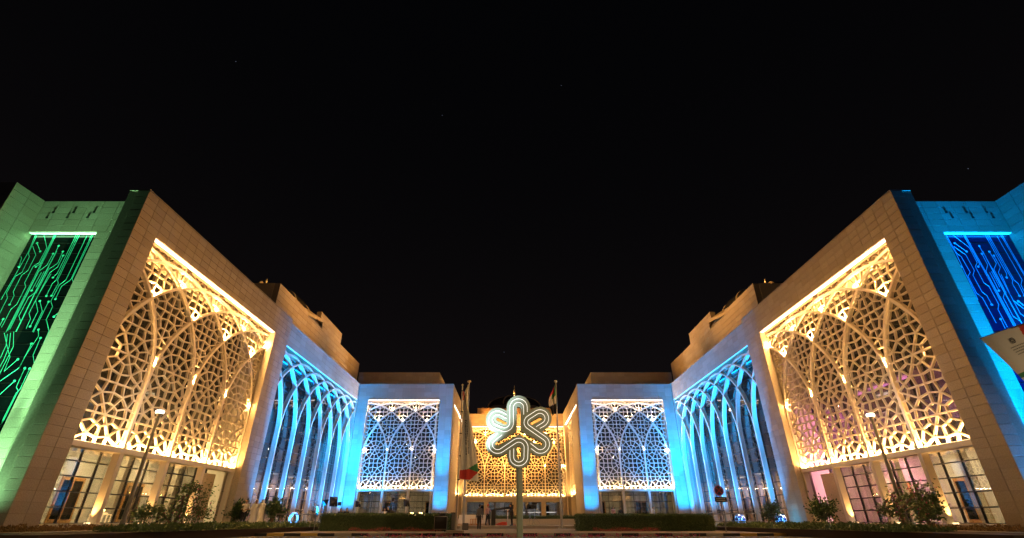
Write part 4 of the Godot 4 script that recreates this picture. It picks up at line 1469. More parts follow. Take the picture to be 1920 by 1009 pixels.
func shrub(called: String, label: String, foot: Vector3, h: float, r: float, n: int, leaf: float, group := "round shrubs in the beds") -> void:
	var o := thing(called, label, "shrub", foot, 0, group)
	var st := MB.new()
	var cl := MB.new()
	var tips := []
	for k in 9:
		var t := TAU * k / 9 + rng.randf_range(-0.3, 0.3)
		var lean := rng.randf_range(0.25, 0.95)
		var tip := Vector3(cos(t) * r * lean * 0.8, h * rng.randf_range(0.55, 0.92), sin(t) * r * lean * 0.8)
		st.tube([Vector3(cos(t) * 0.05, 0, sin(t) * 0.05), tip * Vector3(0.4, 0.55, 0.4), tip], [0.03, 0.02, 0.008], 5)
		tips.append(tip)
		tips.append(tip * Vector3(0.7, 0.7, 0.7) + Vector3(0, 0.1, 0))
	part(o, "stem", st.mesh(), M.bark)
	for i in n:
		var c: Vector3 = tips[i % tips.size()]
		var p := c + Vector3(rng.randfn(), rng.randfn(), rng.randfn()) * r * 0.26
		p.y = maxf(p.y, h * 0.18)
		var d := (p - Vector3(0, h * 0.4, 0) + Vector3(rng.randfn(), rng.randfn(), rng.randfn()) * r * 0.5).normalized()
		var s := d.cross(Vector3(rng.randfn(), rng.randfn(), rng.randfn())).normalized()
		cl.leaf(p, d, s, leaf * rng.randf_range(0.7, 1.4), leaf * 0.3)
	part(o, "crown", cl.mesh(), M.leaf0)

func vine_tree(label: String, foot: Vector3, limbs: Array, n: int) -> void:
	var o := thing("flowering_tree", label, "tree", foot, 0, "young flowering trees")
	var trunk := MB.new()
	var crown := MB.new()
	var fl := MB.new()
	for l in limbs:
		trunk.tube(l.path, l.r, 7)
		for i in n:
			var k: float = rng.randf_range(0.35, 1.0) * (l.path.size() - 1)
			var a: Vector3 = l.path[int(minf(k, l.path.size() - 2))]
			var b: Vector3 = l.path[int(minf(k, l.path.size() - 2)) + 1]
			var c := a.lerp(b, fmod(k, 1.0))
			var out := Vector3(rng.randfn(), rng.randfn() * 0.7, rng.randfn()) * float(l.spread)
			var p := c + out
			var d := (out + Vector3(rng.randfn() * 0.4, -0.25, rng.randfn() * 0.4)).normalized()
			var s := d.cross(Vector3(rng.randfn(), rng.randfn(), rng.randfn())).normalized()
			crown.leaf(p, d, s, 0.12 * rng.randf_range(0.7, 1.4), 0.036)
			if i % 24 == 0:
				for q in 3:
					var fd := Vector3(rng.randfn(), rng.randfn() + 0.5, rng.randfn()).normalized()
					fl.leaf(p + out * 0.25, fd, fd.cross(Vector3(rng.randfn(), rng.randfn(), rng.randfn())).normalized(), 0.06, 0.025)
	part(o, "trunk", trunk.mesh(), M.bark)
	part(o, "crown", crown.mesh(), M.leaf1)
	part(o, "blossom", fl.mesh(), M.magenta_flower)

func planting() -> void:
	hedge("dark clipped hedge behind the black flight case", -13.7, -4.9, 37.0, 2.2, 1.03)
	hedge("dark clipped hedge beside the round no stopping sign", 4.1, 13.5, 37.0, 2.2, 1.0)
	for s in [-1, 1]:
		var x0: float = -11.5 if s < 0 else 5.0
		var x1: float = -5.2 if s < 0 else 9.5
		cover("red_flowers", "low red flowers planted along the foot of the dark hedge by the " + ("flight case" if s < 0 else "paved steps"), "flowers", [Vector3(x0, 0.14, -36.3), Vector3(x1, 0.14, -36.3), Vector3(x1, 0.14, -36.95), Vector3(x0, 0.14, -36.95)], 1300, 0.24, 0.05, M.red_flower)
		# ground cover with amber light put into its leaf colour, and darker leaves in front
		cover("ground_cover", "ground cover with amber light in its leaf colour along the foot of the " + ("green side" if s < 0 else "blue side") + " pavilion", "ground cover", [Vector3(s * 20.0, 0.37, -21.0), Vector3(s * 21.4, 0.37, -21.0), Vector3(s * 21.4, 0.37, -45), Vector3(s * 20.0, 0.37, -45)], 9000, 0.26, 0.08, M.amber_lit_leaf)
		cover("bed_plants", "dark leafy bed plants before the " + ("green side" if s < 0 else "blue side") + " pavilion path", "plants", [Vector3(s * 15.6, 0.36, -23), Vector3(s * 18.5, 0.36, -23), Vector3(s * 18.5, 0.36, -40), Vector3(s * 14.6, 0.36, -40)], 12000, 0.34, 0.1, M.leaf1)
	cover("road_flowers", "magenta flowers and leaves in the road island strip", "flowers", [Vector3(-8, 0.05, -27.0), Vector3(9, 0.05, -27.0), Vector3(9, 0.05, -28.2), Vector3(-8, 0.05, -28.2)], 900, 0.16, 0.06, M.magenta_flower)
	shrub("round_shrub", "upright leafy shrub behind the man in white shirt", at(438, 40.5, 0.37), 1.6, 0.75, 900, 0.22)
	shrub("round_shrub", "bushy shrub between the robed men and the blue arcade", at(508, 40.8, 0.37), 1.75, 0.7, 900, 0.2)
	shrub("round_shrub", "small bushy shrub before the blue arcade beside a lit globe", at(1453, 41.5, 0.37), 1.5, 0.75, 1000, 0.16)
	shrub("round_shrub", "open leafy shrub before the beige wall of the gold pavilion", at(1551, 35.0, 0.37), 1.75, 0.85, 1200, 0.17)
	shrub("round_shrub", "dense dark shrub beside the slim lamp post", at(1748, 27.5, 0.37), 1.6, 0.75, 1300, 0.16)
	shrub("round_shrub", "loose dark shrub at the foot of the left lamp post", at(262, 29.5, 0.37), 1.1, 0.55, 600, 0.14)
	var lf := at(318, 26.5, 0.37)
	vine_tree("young flowering tree with an orange lit trunk before the gold columns", lf, [
		{"path": [Vector3.ZERO, px(338, 960, 26.5) - lf, px(345, 928, 26.5) - lf], "r": [0.07, 0.06, 0.03], "spread": 0.16},
		{"path": [px(340, 950, 26.5) - lf, px(352, 915, 26.3) - lf, px(368, 912, 26.2) - lf], "r": [0.03, 0.02, 0.01], "spread": 0.2},
		{"path": [px(330, 975, 26.5) - lf, px(370, 950, 26.6) - lf, px(388, 915, 26.6) - lf], "r": [0.035, 0.03, 0.01], "spread": 0.24},
		{"path": [px(330, 985, 26.5) - lf, px(362, 968, 26.2) - lf, px(392, 955, 26.2) - lf], "r": [0.03, 0.02, 0.01], "spread": 0.24},
		{"path": [px(326, 990, 26.5) - lf, px(305, 965, 26.3) - lf, px(300, 950, 26.2) - lf], "r": [0.03, 0.02, 0.01], "spread": 0.2}], 330)
	var rf := at(1700, 25.5, 0.37)
	vine_tree("young flowering tree with drooping branches beside the slim lamp post", rf, [
		{"path": [Vector3.ZERO, px(1686, 960, 25.5) - rf, px(1672, 925, 25.5) - rf], "r": [0.07, 0.05, 0.03], "spread": 0.16},
		{"path": [px(1686, 960, 25.5) - rf, px(1712, 930, 25.3) - rf, px(1735, 908, 25.2) - rf], "r": [0.05, 0.03, 0.012], "spread": 0.22},
		{"path": [px(1690, 970, 25.5) - rf, px(1665, 945, 25.4) - rf, px(1660, 965, 25.3) - rf], "r": [0.03, 0.02, 0.01], "spread": 0.18},
		{"path": [px(1690, 960, 25.5) - rf, px(1725, 945, 25.6) - rf, px(1740, 960, 25.6) - rf], "r": [0.03, 0.02, 0.01], "spread": 0.26}], 330)

func stars() -> void:
	for p in [[442, 115], [829, 216], [1815, 316], [1052, 160], [945, 660]]:
		var d := px(p[0], p[1], 1000.0) - Vector3(CAMX, EYE, 0)
		var pos := d.normalized() * 2400.0
		var o := MeshInstance3D.new()
		o.name = numbered("star")
		var sm := SphereMesh.new()
		sm.radius = 1.2
		sm.height = 2.4
		sm.radial_segments = 8
		sm.rings = 4
		o.mesh = sm
		o.material_override = M.star_white
		add_child(o, true)
		o.position = pos
		o.set_meta("label", "faint pinpoint star in the black night sky")
		o.set_meta("category", "star")
		o.set_meta("group", "stars in the night sky")

# ---------------------------------------------------------------- event equipment
func stand(o: Node3D, h: float, spread := 0.45) -> void:
	var t := MB.new()
	t.tube([Vector3(0, 0.45, 0), Vector3(0, h, 0)], [0.022, 0.015], 6)
	part(o, "pole", t.mesh(), M.steel)
	for k in 3:
		var a := TAU * k / 3 + 0.4
		var l := MB.new()
		l.tube([Vector3(0, 0.75, 0), Vector3(cos(a) * spread, 0.0, sin(a) * spread)], [0.016], 6)
		part(o, "leg", l.mesh(), M.steel)

func softbox(label: String, foot: Vector3, h: float, size: float, turn: float, tilt: float, lit := false) -> void:
	var o := thing("softbox_light", label, "film light", foot, turn, "film lights on stands")
	stand(o, h)
	var b := Basis(Vector3.UP, 0.0) * Basis(Vector3.RIGHT, tilt)
	var c := Vector3(0, h + size * 0.35, 0)
	var hood := MB.new()
	var f := []
	var r := []
	for k in 4:
		var sx: float = [-1, 1, 1, -1][k]
		var sy: float = [-1, -1, 1, 1][k]
		f.append(c + b * Vector3(sx * size * 0.5, sy * size * 0.5, size * 0.35))
		r.append(c + b * Vector3(sx * size * 0.14, sy * size * 0.14, -size * 0.2))
	for k in 4:
		var j := (k + 1) % 4
		hood.quad(r[k], r[j], f[j], f[k])
	hood.quad(r[1], r[0], r[3], r[2])
	part(o, "hood", hood.mesh(), M.black)
	var d := MB.new()
	var inn := []
	for k in 4:
		inn.append(f[k].lerp(c, 0.08) - b * Vector3(0, 0, 0.02))
	d.quad(inn[0], inn[1], inn[2], inn[3])
	part(o, "diffuser", d.mesh(), M.led_white if lit else M.cloth_white)
	if lit:
		spot(o, c + b * Vector3(0, 0, size * 0.4), c + b * Vector3(0, -1.0, 6.0), Color(1, 0.85, 0.6), 3.0, 50, 0.2)

func equipment() -> void:
	var g := 0.40
	softbox("black softbox held up by the man in a beige shirt", at(601, 55.0, g), 1.9, 0.62, 2.60, 0.5)
	softbox("large black softbox on a stand beside the arcade", at(622, 52.0, g), 1.75, 0.9, 4.04, 0.2)
	softbox("small flat film light next to the large softbox", at(631, 54.0, g), 1.75, 0.36, 3.54, 0.1)
	softbox("black film light against the first bay of the white screen", at(668, 57.0, g), 1.75, 0.62, 3.84, 0.2)
	softbox("film light on a tall stand behind the bending man", at(733, 56.0, g), 2.15, 0.38, 3.64, -0.2)
	softbox("square softbox to the left of the glowing tables", at(761, 54.0, g), 1.75, 0.7, 3.74, 0.2)
	# glowing tables
	for k in 2:
		var o := thing("light_table", "white glowing frame table behind the dark hedge", "table", at(770 + k * 17, 50.0, g), 0, "glowing tables")
		boxpart(o, "top_light", Vector3(-0.42, 0.80, -0.3), Vector3(0.42, 0.88, 0.3), M.lamp_warm)
		for lx in [-0.38, 0.38]:
			boxpart(o, "leg_light", Vector3(lx - 0.035, 0, 0.2), Vector3(lx + 0.035, 0.8, 0.27), M.lamp_warm)
			boxpart(o, "leg_light", Vector3(lx - 0.035, 0, -0.27), Vector3(lx + 0.035, 0.8, -0.2), M.lamp_warm)
		boxpart(o, "centrepiece_light", Vector3(-0.14, 0.88, -0.1), Vector3(0.14, 1.0, 0.1), M.lamp_warm)
		omni(o, Vector3(0, 1.2, 0.4), Color(1.0, 0.75, 0.4), 3.0, 0.1)
	# flight case
	var fc := thing("flight_case", "black flight case with metal edges on castors by the hedge", "case", at(825, 35.6, 0.14), 0.15)
	boxpart(fc, "body", Vector3(-0.40, 0.14, -0.3), Vector3(0.40, 0.86, 0.3), M.black)
	for e in [[-0.42, -0.42], [0.40, -0.42], [-0.42, 0.84], [0.40, 0.84]]:
		pass
	for x in [-0.42, 0.39]:
		for z in [-0.32, 0.29]:
			boxpart(fc, "corner_edge", Vector3(x, 0.12, z), Vector3(x + 0.03, 0.88, z + 0.03), M.steel)
	for y in [0.12, 0.85]:
		for z in [-0.32, 0.29]:
			boxpart(fc, "edge_strip", Vector3(-0.39, y, z), Vector3(0.39, y + 0.03, z + 0.03), M.steel)
		for x in [-0.42, 0.39]:
			boxpart(fc, "edge_strip", Vector3(x, y, -0.29), Vector3(x + 0.03, y + 0.03, 0.29), M.steel)
	for x in [-0.3, 0.3]:
		for z in [-0.22, 0.22]:
			var w := MB.new()
			w.tube([Vector3(x - 0.025, 0.06, z), Vector3(x + 0.025, 0.06, z)], [0.06], 10)
			part(fc, "castor", w.mesh(), M.black)
	var coil := thing("cable_coil", "loose coil of black cable lying on the flight case", "cable", at(829, 35.6, 1.02))
	var cp := []
	for i in 40:
		var t := TAU * i / 13.0
		cp.append(Vector3(cos(t) * (0.22 + 0.02 * sin(i)), 0.03 + 0.0035 * i, sin(t) * 0.2))
	var cm := MB.new()
	cm.tube(cp, [0.022], 6)
	part(coil, "loop", cm.mesh(), M.black)
	# loudspeakers
	for k in 2:
		var sp := thing("loudspeaker", "tall black loudspeaker standing by the banner pole" if k == 0 else "low black monitor speaker on the paving by the flagpole", "loudspeaker", at(850 if k == 0 else 872, 39.0 if k == 0 else 41.0, 0.14), 0.2)
		var h := 1.15 if k == 0 else 0.45
		boxpart(sp, "cabinet", Vector3(-0.22, 0, -0.2), Vector3(0.22, h, 0.18), M.black)
		boxpart(sp, "grille", Vector3(-0.19, 0.05, 0.18), Vector3(0.19, h - 0.05, 0.2), M.cloth_grey)
	# camera jib: base, column, arm, head
	var j := thing("camera_jib", "long black camera crane arm resting on a dark column", "camera crane", at(925, 51.0, 0.33))
	boxpart(j, "column", Vector3(-0.2, 0, -0.2), Vector3(0.2, 1.25, 0.2), M.black)
	boxpart(j, "column_edge", Vector3(-0.27, 0, -0.1), Vector3(-0.2, 1.22, 0.2), M.steel)
	var am := MB.new()
	am.tube([Vector3(-0.2, 1.28, 0), px(957, 952, 50.6) - j.position], [0.07, 0.09], 8)
	part(j, "arm", am.mesh(), M.black)
	var jh := px(958, 951, 50.6) - j.position
	boxpart(j, "camera_head", jh - Vector3(0.2, 0.15, 0.2), jh + Vector3(0.25, 0.2, 0.2), M.black)
	boxpart(j, "support", jh + Vector3(0.02, -jh.y, -0.1), jh + Vector3(0.16, -0.16, 0.1), M.black)
	# tripods with cameras right of the post
	for k in 2:
		var tp := thing("camera_tripod", ["video camera on a tall steel tripod in front of the planter", "monitor with round hood on a steel stand in front of the planter"][k], "tripod", at([994, 1003][k], 50.0, 0.33), 0.3 * k, "steel tripods")
		stand(tp, 1.35 + 0.45 * k, 0.6)
		var h := 1.35 + 0.45 * k
		if k == 0:
			boxpart(tp, "camera", Vector3(-0.3, h, -0.15), Vector3(0.3, h + 0.36, 0.15), M.black)
			boxpart(tp, "lens", Vector3(-0.07, h + 0.08, 0.15), Vector3(0.07, h + 0.22, 0.35), M.dark_glass)
			boxpart(tp, "viewfinder", Vector3(-0.22, h + 0.36, -0.05), Vector3(-0.05, h + 0.46, 0.12), M.black)
		else:
			var hood := MB.new()
			hood.lathe([Vector2(0.1, 0.0), Vector2(0.28, 0.06), Vector2(0.3, 0.12), Vector2(0.12, 0.18), Vector2(0, 0.18)], 14, Vector3(0, h - 0.05, 0))
			part(tp, "hood", hood.mesh(), M.black)
			boxpart(tp, "screen", Vector3(-0.18, h - 0.4, -0.03), Vector3(0.18, h - 0.1, 0.03), M.black)
	# carpet, seats and stools on the platform
	var cp0 := thing("carpet", "bright red carpet rumpled beside the dark column", "carpet", at(915, 54.0, 0.335))
	var cmb := MB.new()
	for i in 30:
		for q in 8:
			var hh := func(a: int, b: int) -> Vector3:
				var x := -4.2 + a * 0.27
				var y := 0.006 + maxf(0.0, 0.34 - absf(x - 1.6) * 0.30) * (0.75 + 0.25 * sin(a * 1.3 + b)) * (1.0 if b > 0 and b < 8 else 0.0)
				return Vector3(x, y, -0.8 + b * 0.2)
			cmb.quad(hh.call(i, q + 1), hh.call(i + 1, q + 1), hh.call(i + 1, q), hh.call(i, q))
	part(cp0, "pile", cmb.mesh(), M.red)
	for k in 4:
		var c := thing("armchair", "white covered armchair on the red carpet platform", "chair", at([866, 877, 889, 906][k], 55.2, 0.34), 0.1 * k, "white armchairs on the platform")
		boxpart(c, "seat", Vector3(-0.36, 0.12, -0.3), Vector3(0.36, 0.44, 0.34), M.cloth_white)
		boxpart(c, "backrest", Vector3(-0.36, 0.44, -0.32), Vector3(0.36, 0.92, -0.12), M.cloth_white)
		for lx in [-0.34, 0.22]:
			boxpart(c, "armrest", Vector3(lx, 0.44, -0.12), Vector3(lx + 0.12, 0.62, 0.32), M.cloth_white)
			for lz in [-0.26, 0.24]:
				boxpart(c, "leg", Vector3(lx + 0.02, 0, lz), Vector3(lx + 0.08, 0.12, lz + 0.06), M.wood)
	for k in 3:
		var c := thing("side_table", "small orange wooden side table among the white armchairs", "table", at(883.5 + k * 5.2, 53.6, 0.34), 0, "orange side tables")
		boxpart(c, "table_top", Vector3(-0.13, 0.5, -0.2), Vector3(0.13, 0.55, 0.2), M.wood)
		for lx in [-0.11, 0.07]:
			boxpart(c, "leg", Vector3(lx, 0, -0.18), Vector3(lx + 0.04, 0.5, 0.18), M.wood)
	var pd := thing("lectern", "white lectern with slim panel at the end of the camera crane", "lectern", at(952, 52.5, 0.34))
	boxpart(pd, "panel", Vector3(-0.06, 0, -0.15), Vector3(0.04, 1.35, 0.15), M.cloth_white)
	boxpart(pd, "base", Vector3(-0.06, 0, 0.16), Vector3(0.34, 0.5, 0.4), M.cloth_white)
	boxpart(pd, "reading_top", Vector3(-0.25, 1.35, -0.2), Vector3(0.25, 1.4, 0.2), M.cloth_white)
	# lit decorative globes and letters by the arcades
	var gl := [[548, 47.5, "ring shaped blue and white lit ornament before the arcade"], [1390, 47.5, "blue and white lit patterned globe beside the long handrail"], [1466, 42.3, "blue and white lit patterned globe beside the small shrub"]]
	for e in gl:
		var p := at(e[0], e[1], 0.4)
		var o := thing("lit_ornament", e[2], "light ornament", p, 0, "blue lit ornaments")
		var r := 0.45
		if e[0] == 548:
			var ring := []
			for i in 25:
				var t := TAU * i / 24
				ring.append(Vector3(cos(t) * 0.36, 0.5 + sin(t) * 0.42, 0))
			var mb := MB.new()
			mb.tube(ring, [0.1], 8)
			part(o, "ring_light", mb.mesh(), M.led_blue)
		else:
			for k in 7:
				for a in 8:
					if (k + a) % 2 == 0:
						continue
					var mb := MB.new()
					var t0 := PI * (k + 0.5) / 8
					var t1 := PI * (k + 1.4) / 8
					var a0 := TAU * a / 8
					var a1 := TAU * (a + 0.9) / 8
					var q := func(t: float, b: float) -> Vector3: return Vector3(sin(t) * cos(b), cos(t), sin(t) * sin(b)) * (r + 0.01) + Vector3(0, r, 0)
					mb.quad(q.call(t0, a0), q.call(t0, a1), q.call(t1, a1), q.call(t1, a0))
					part(o, "light_tile", mb.mesh(), M.led_white if (k + a) % 3 == 0 else M.led_blue)
			var sm := MB.new()
			var prof := []
			for k in 9:
				prof.append(Vector2(sin(PI * (8 - k) / 8) * r, -cos(PI * (k) / 8) * r))
			sm.lathe(prof, 14, Vector3(0, r, 0))
			part(o, "ball", sm.mesh(), M.ink_blue)
		omni(o, Vector3(0, 0.6, 0.8), Color(0.4, 0.75, 1.0), 1.0, 0.1)

# ---------------------------------------------------------------- people
# surface nets over smoothly joined tapered capsules [a, b, ra, rb]
func flesh(bones: Array, cell: float, k := 0.035) -> ArrayMesh:
	var lo := Vector3.ONE * 1e9
	var hi := -lo
	for b in bones:
		var r := maxf(b[2], b[3]) + cell * 2.0 + k
		for q in 2:
			lo = lo.min(b[q] - Vector3.ONE * r)
			hi = hi.max(b[q] + Vector3.ONE * r)
	var n := Vector3i(((hi - lo) / cell).ceil()) + Vector3i.ONE
	var f := PackedFloat32Array()
	f.resize(n.x * n.y * n.z)
	f.fill(0.2)
	for b in bones:
		var pa: Vector3 = b[0]
		var pb: Vector3 = b[1]
		var ra: float = b[2]
		var rb: float = b[3]
		var d := pb - pa
		var dd := maxf(d.length_squared(), 1e-8)
		var m := maxf(ra, rb) + cell * 2.0 + k
		var i0 := Vector3i(((pa.min(pb) - Vector3.ONE * m - lo) / cell).floor()).clamp(Vector3i.ZERO, n - Vector3i.ONE)
		var i1 := Vector3i(((pa.max(pb) + Vector3.ONE * m - lo) / cell).ceil()).clamp(Vector3i.ZERO, n - Vector3i.ONE)
		for z in range(i0.z, i1.z + 1):
			for y in range(i0.y, i1.y + 1):
				var at0 := (z * n.y + y) * n.x
				for x in range(i0.x, i1.x + 1):
					var p := lo + Vector3(x, y, z) * cell
					var t := clampf((p - pa).dot(d) / dd, 0.0, 1.0)
					var v := p.distance_to(pa + d * t) - lerpf(ra, rb, t)
					var o := f[at0 + x]
					var h := clampf(0.5 + 0.5 * (o - v) / k, 0.0, 1.0)
					f[at0 + x] = lerpf(o, v, h) - k * h * (1.0 - h)
	var ids := {}
	var verts := PackedVector3Array()
	var sx := 1
	var sy := n.x
	var sz := n.x * n.y
	for z in n.z - 1:
		for y in n.y - 1:
			for x in n.x - 1:
				var at0 := z * sz + y * sy + x
				var c := [f[at0], f[at0 + 1], f[at0 + sy], f[at0 + sy + 1], f[at0 + sz], f[at0 + sz + 1], f[at0 + sz + sy], f[at0 + sz + sy + 1]]
				var inside := 0
				for q in 8:
					if c[q] < 0.0:
						inside += 1
				if inside == 0 or inside == 8:
					continue
				var sum := Vector3.ZERO
				var cnt := 0
				for e in [[0, 1], [2, 3], [4, 5], [6, 7], [0, 2], [1, 3], [4, 6], [5, 7], [0, 4], [1, 5], [2, 6], [3, 7]]:
					var a: float = c[e[0]]
					var b2: float = c[e[1]]
					if (a < 0.0) != (b2 < 0.0):
						var t := a / (a - b2)
						var p0 := Vector3(e[0] & 1, (e[0] >> 1) & 1, e[0] >> 2)
						var p1 := Vector3(e[1] & 1, (e[1] >> 1) & 1, e[1] >> 2)
						sum += p0.lerp(p1, t)
						cnt += 1
				ids[at0] = verts.size()
				verts.append(lo + (Vector3(x, y, z) + sum / cnt) * cell)
	var st := SurfaceTool.new()
	st.begin(Mesh.PRIMITIVE_TRIANGLES)
	st.set_smooth_group(0)
	var nrm := PackedVector3Array()
	nrm.resize(verts.size())
	var idx := PackedInt32Array()
	for at0 in ids:
		var x: int = at0 % n.x
		var y: int = (at0 / n.x) % n.y
		var z: int = at0 / sz
		if x == 0 or y == 0 or z == 0:
			continue
		for ax in 3:
			var s: int = [sx, sy, sz][ax]
			var u: int = [sy, sz, sx][ax]
			var w: int = [sz, sx, sy][ax]
			var a := f[at0]
			var b3 := f[at0 + s]
			if (a < 0.0) == (b3 < 0.0):
				continue
			if not (ids.has(at0 - u) and ids.has(at0 - w) and ids.has(at0 - u - w)):
				continue
			var q := [ids[at0 - u - w], ids[at0 - w], ids[at0], ids[at0 - u]]
			if a >= 0.0:
				q.reverse()
			var g := (verts[q[1]] - verts[q[0]]).cross(verts[q[2]] - verts[q[0]])
			for t in 4:
				nrm[q[t]] += g
			for t in [0, 2, 1, 0, 3, 2]:
				idx.append(q[t])
	for i in nrm.size():
		nrm[i] = nrm[i].normalized()
	var arr := []
	arr.resize(Mesh.ARRAY_MAX)
	arr[Mesh.ARRAY_VERTEX] = verts
	arr[Mesh.ARRAY_NORMAL] = nrm
	arr[Mesh.ARRAY_INDEX] = idx
	var m2 := ArrayMesh.new()
	m2.add_surface_from_arrays(Mesh.PRIMITIVE_TRIANGLES, arr)
	return m2

func fingers(wrist: Vector3, tip: Vector3) -> Array:
	# palm, four fingers and a thumb as short chains
	var d := (tip - wrist).normalized()
	var side := d.cross(Vector3(0.2, 0.1, 1.0)).normalized()
	var nrm := d.cross(side)
	var out := [[wrist, wrist + d * 0.075, 0.028, 0.034]]
	for k in 4:
		var b := wrist + d * 0.085 + side * (k - 1.5) * 0.019
		var l: float = [0.062, 0.074, 0.07, 0.055][k]
		var m := b + d * l * 0.6 + nrm * 0.008
		out.append([b, m, 0.0095, 0.009])
		out.append([m, m + (d * 0.7 + nrm * 0.6).normalized() * l * 0.55, 0.009, 0.008])
	var tb := wrist + d * 0.03 - side * 0.03
	out.append([tb, tb + (d - side * 0.7).normalized() * 0.05, 0.0115, 0.009])
	return out

# pose: hands (targets), lean, crouch; dress: material keys
func person(label: String, foot: Vector3, turn: float, dress: Dictionary, pose := {}) -> void:
	var o := thing("person", label, "person", foot, turn)
	var h: float = pose.get("height", 1.75)
	var s := h / 1.75
	var lean: float = pose.get("lean", 0.0)      # forward
	var drop: float = pose.get("drop", 0.0)      # crouch or sit
	var hip := Vector3(0, 0.93 * s - drop, -drop * 0.3)
	var chest := hip + Vector3(0, 0.42 * s * cos(lean), 0.42 * s * sin(lean))
	var neck := hip + Vector3(0, 0.58 * s * cos(lean), 0.58 * s * sin(lean))
	var head := neck + Vector3(0, 0.155 * s, 0.03 + 0.10 * sin(lean))
	var step: float = pose.get("step", 0.0)
	var legs := []
	var shoes := []
	for k in [-1, 1]:
		var hp := hip + Vector3(0.09 * k, 0, 0)
		var an := Vector3(0.11 * k, 0.09, step * k * 0.5)
		var kn := (hp + an) * 0.5 + Vector3(0, 0.02, 0.03 + drop * 0.55)
		legs.append([hp, kn, 0.09, 0.062])
		legs.append([kn, an, 0.062, 0.042])
		shoes.append([an + Vector3(0, -0.045, -0.05), an + Vector3(0.01 * k, -0.055, 0.15), 0.045, 0.035])
	var sh := []
	for k in [-1, 1]:
		sh.append(chest + Vector3(0.19 * k * s, 0.08 * s, 0))
	var hands: Array = pose.get("hands", [Vector3(-0.27, 0.82, 0.06), Vector3(0.27, 0.82, 0.06)])
	var upper := []
	var fore := []
	var palms := []
	for k in 2:
		var a: Vector3 = sh[k]
		var b: Vector3 = hands[k]
		var mid := (a + b) * 0.5
		var bend := sqrt(maxf(0.0, 0.29 * 0.29 - pow(a.distance_to(b) * 0.5, 2)))
		var out := Vector3((k * 2 - 1) * 0.6, -0.5, -0.5).normalized()
		out = (out - (b - a).normalized() * out.dot((b - a).normalized())).normalized()
		var el := mid + out * bend
		upper.append([a, el, 0.052, 0.042])
		fore.append([el, b, 0.040, 0.028])
		palms += fingers(b, b + (b - el).normalized())
	var torso := [[hip, hip + Vector3(0, 0.12, 0), 0.125, 0.12], [hip + Vector3(0, 0.1, 0), chest, 0.125, 0.14], [sh[0], sh[1], 0.06, 0.06], [chest, neck, 0.12, 0.06]]
	var skull := [[neck - Vector3(0, 0.03, 0), head - Vector3(0, 0.05, 0), 0.052, 0.055], [head + Vector3(0, 0.035, -0.01), head + Vector3(0, -0.04, 0.02), 0.098, 0.075], [head + Vector3(0, -0.07, 0.045), head + Vector3(0, -0.08, 0.055), 0.04, 0.03], [head + Vector3(0, 0.0, 0.09), head + Vector3(0, -0.03, 0.108), 0.012, 0.014], [head + Vector3(-0.085, -0.01, 0), head + Vector3(-0.09, -0.03, -0.01), 0.02, 0.015], [head + Vector3(0.085, -0.01, 0), head + Vector3(0.09, -0.03, -0.01), 0.02, 0.015]]
	part(o, "body", flesh(torso + legs + upper + fore + skull, 0.03), M.skin)
	var bd := MB.new()
	for f in palms:
		bd.tube([f[0], f[1]], [f[2], f[3]], 6)
	part(o, "hands", bd.mesh(), M.skin)
	var face := MB.new()
	for k in [-1, 1]:
		face.box(head + Vector3(k * 0.033 - 0.011, 0.002, 0.082), head + Vector3(k * 0.033 + 0.011, 0.012, 0.094))
	part(o, "eyes", face.mesh(), M.hair)
	var lip := MB.new()
	lip.box(head + Vector3(-0.022, -0.066, 0.082), head + Vector3(0.022, -0.058, 0.094))
	part(o, "mouth", lip.mesh(), M.cloth_pink)
	var grow := func(bones: Array, e: float) -> Array:
		var out := []
		for b in bones:
			out.append([b[0], b[1], b[2] + e, b[3] + e])
		return out
	if dress.get("robe", "") != "":
		var rb := MB.new()
		var hem := 0.10
		var rows := 12
		var cols := 36
		var ringp := func(r: int, c: int) -> Vector3:
			var t := float(r) / rows
			var y := lerpf(hem, chest.y + 0.12, t)
			var a := TAU * c / cols
			var w := lerpf(0.30, 0.19, pow(t, 0.7))
			var dpt := lerpf(0.26, 0.145, pow(t, 0.7))
			if t > 0.92:
				w = 0.15
				dpt = 0.11
			var fold := 1.0 + 0.07 * (1.0 - t) * sin(a * 7.0 + t * 2.0) + 0.03 * sin(a * 13.0)
			return Vector3(cos(a) * w * fold, y, sin(a) * dpt * fold)
		for r in rows:
			for c in cols:
				rb.quad(ringp.call(r, c + 1), ringp.call(r, c), ringp.call(r + 1, c), ringp.call(r + 1, c + 1))
		part(o, "robe", rb.mesh(), M[dress.robe])
		part(o, "sleeves", flesh(grow.call(upper + fore, 0.028), 0.03), M[dress.robe])
		var gh := MB.new()
		var gp := func(r: int, c: int) -> Vector3:
			var t := float(r) / 8
			var a := deg_to_rad(lerpf(-145.0, 145.0, float(c) / 20)) - PI * 0.5
			var y := head.y + 0.14 - t * 0.52
			var w := 0.115 * sqrt(clampf(t * 4.0 + 0.08, 0.0, 1.0)) + 0.10 * maxf(0.0, t - 0.4)
			return Vector3(head.x + cos(a) * w * 1.02, y, head.z - 0.005 + sin(a) * w * 1.05)
		for r in 8:
			for c in 20:
				gh.quad(gp.call(r + 1, c), gp.call(r, c), gp.call(r, c + 1), gp.call(r + 1, c + 1))
		part(o, "headscarf", gh.mesh(), M[dress.robe])
		var cord := []
		for i in 17:
			var t := TAU * i / 16
			cord.append(head + Vector3(cos(t) * 0.118, 0.075, -0.005 + sin(t) * 0.122))
		var cm := MB.new()
		cm.tube(cord, [0.012], 6)
		part(o, "head_cord", cm.mesh(), M.cloth_black)
	else:
		part(o, "shirt", flesh(grow.call(torso + upper + (fore if dress.get("long", true) else []), 0.016), 0.03), M[dress.shirt])
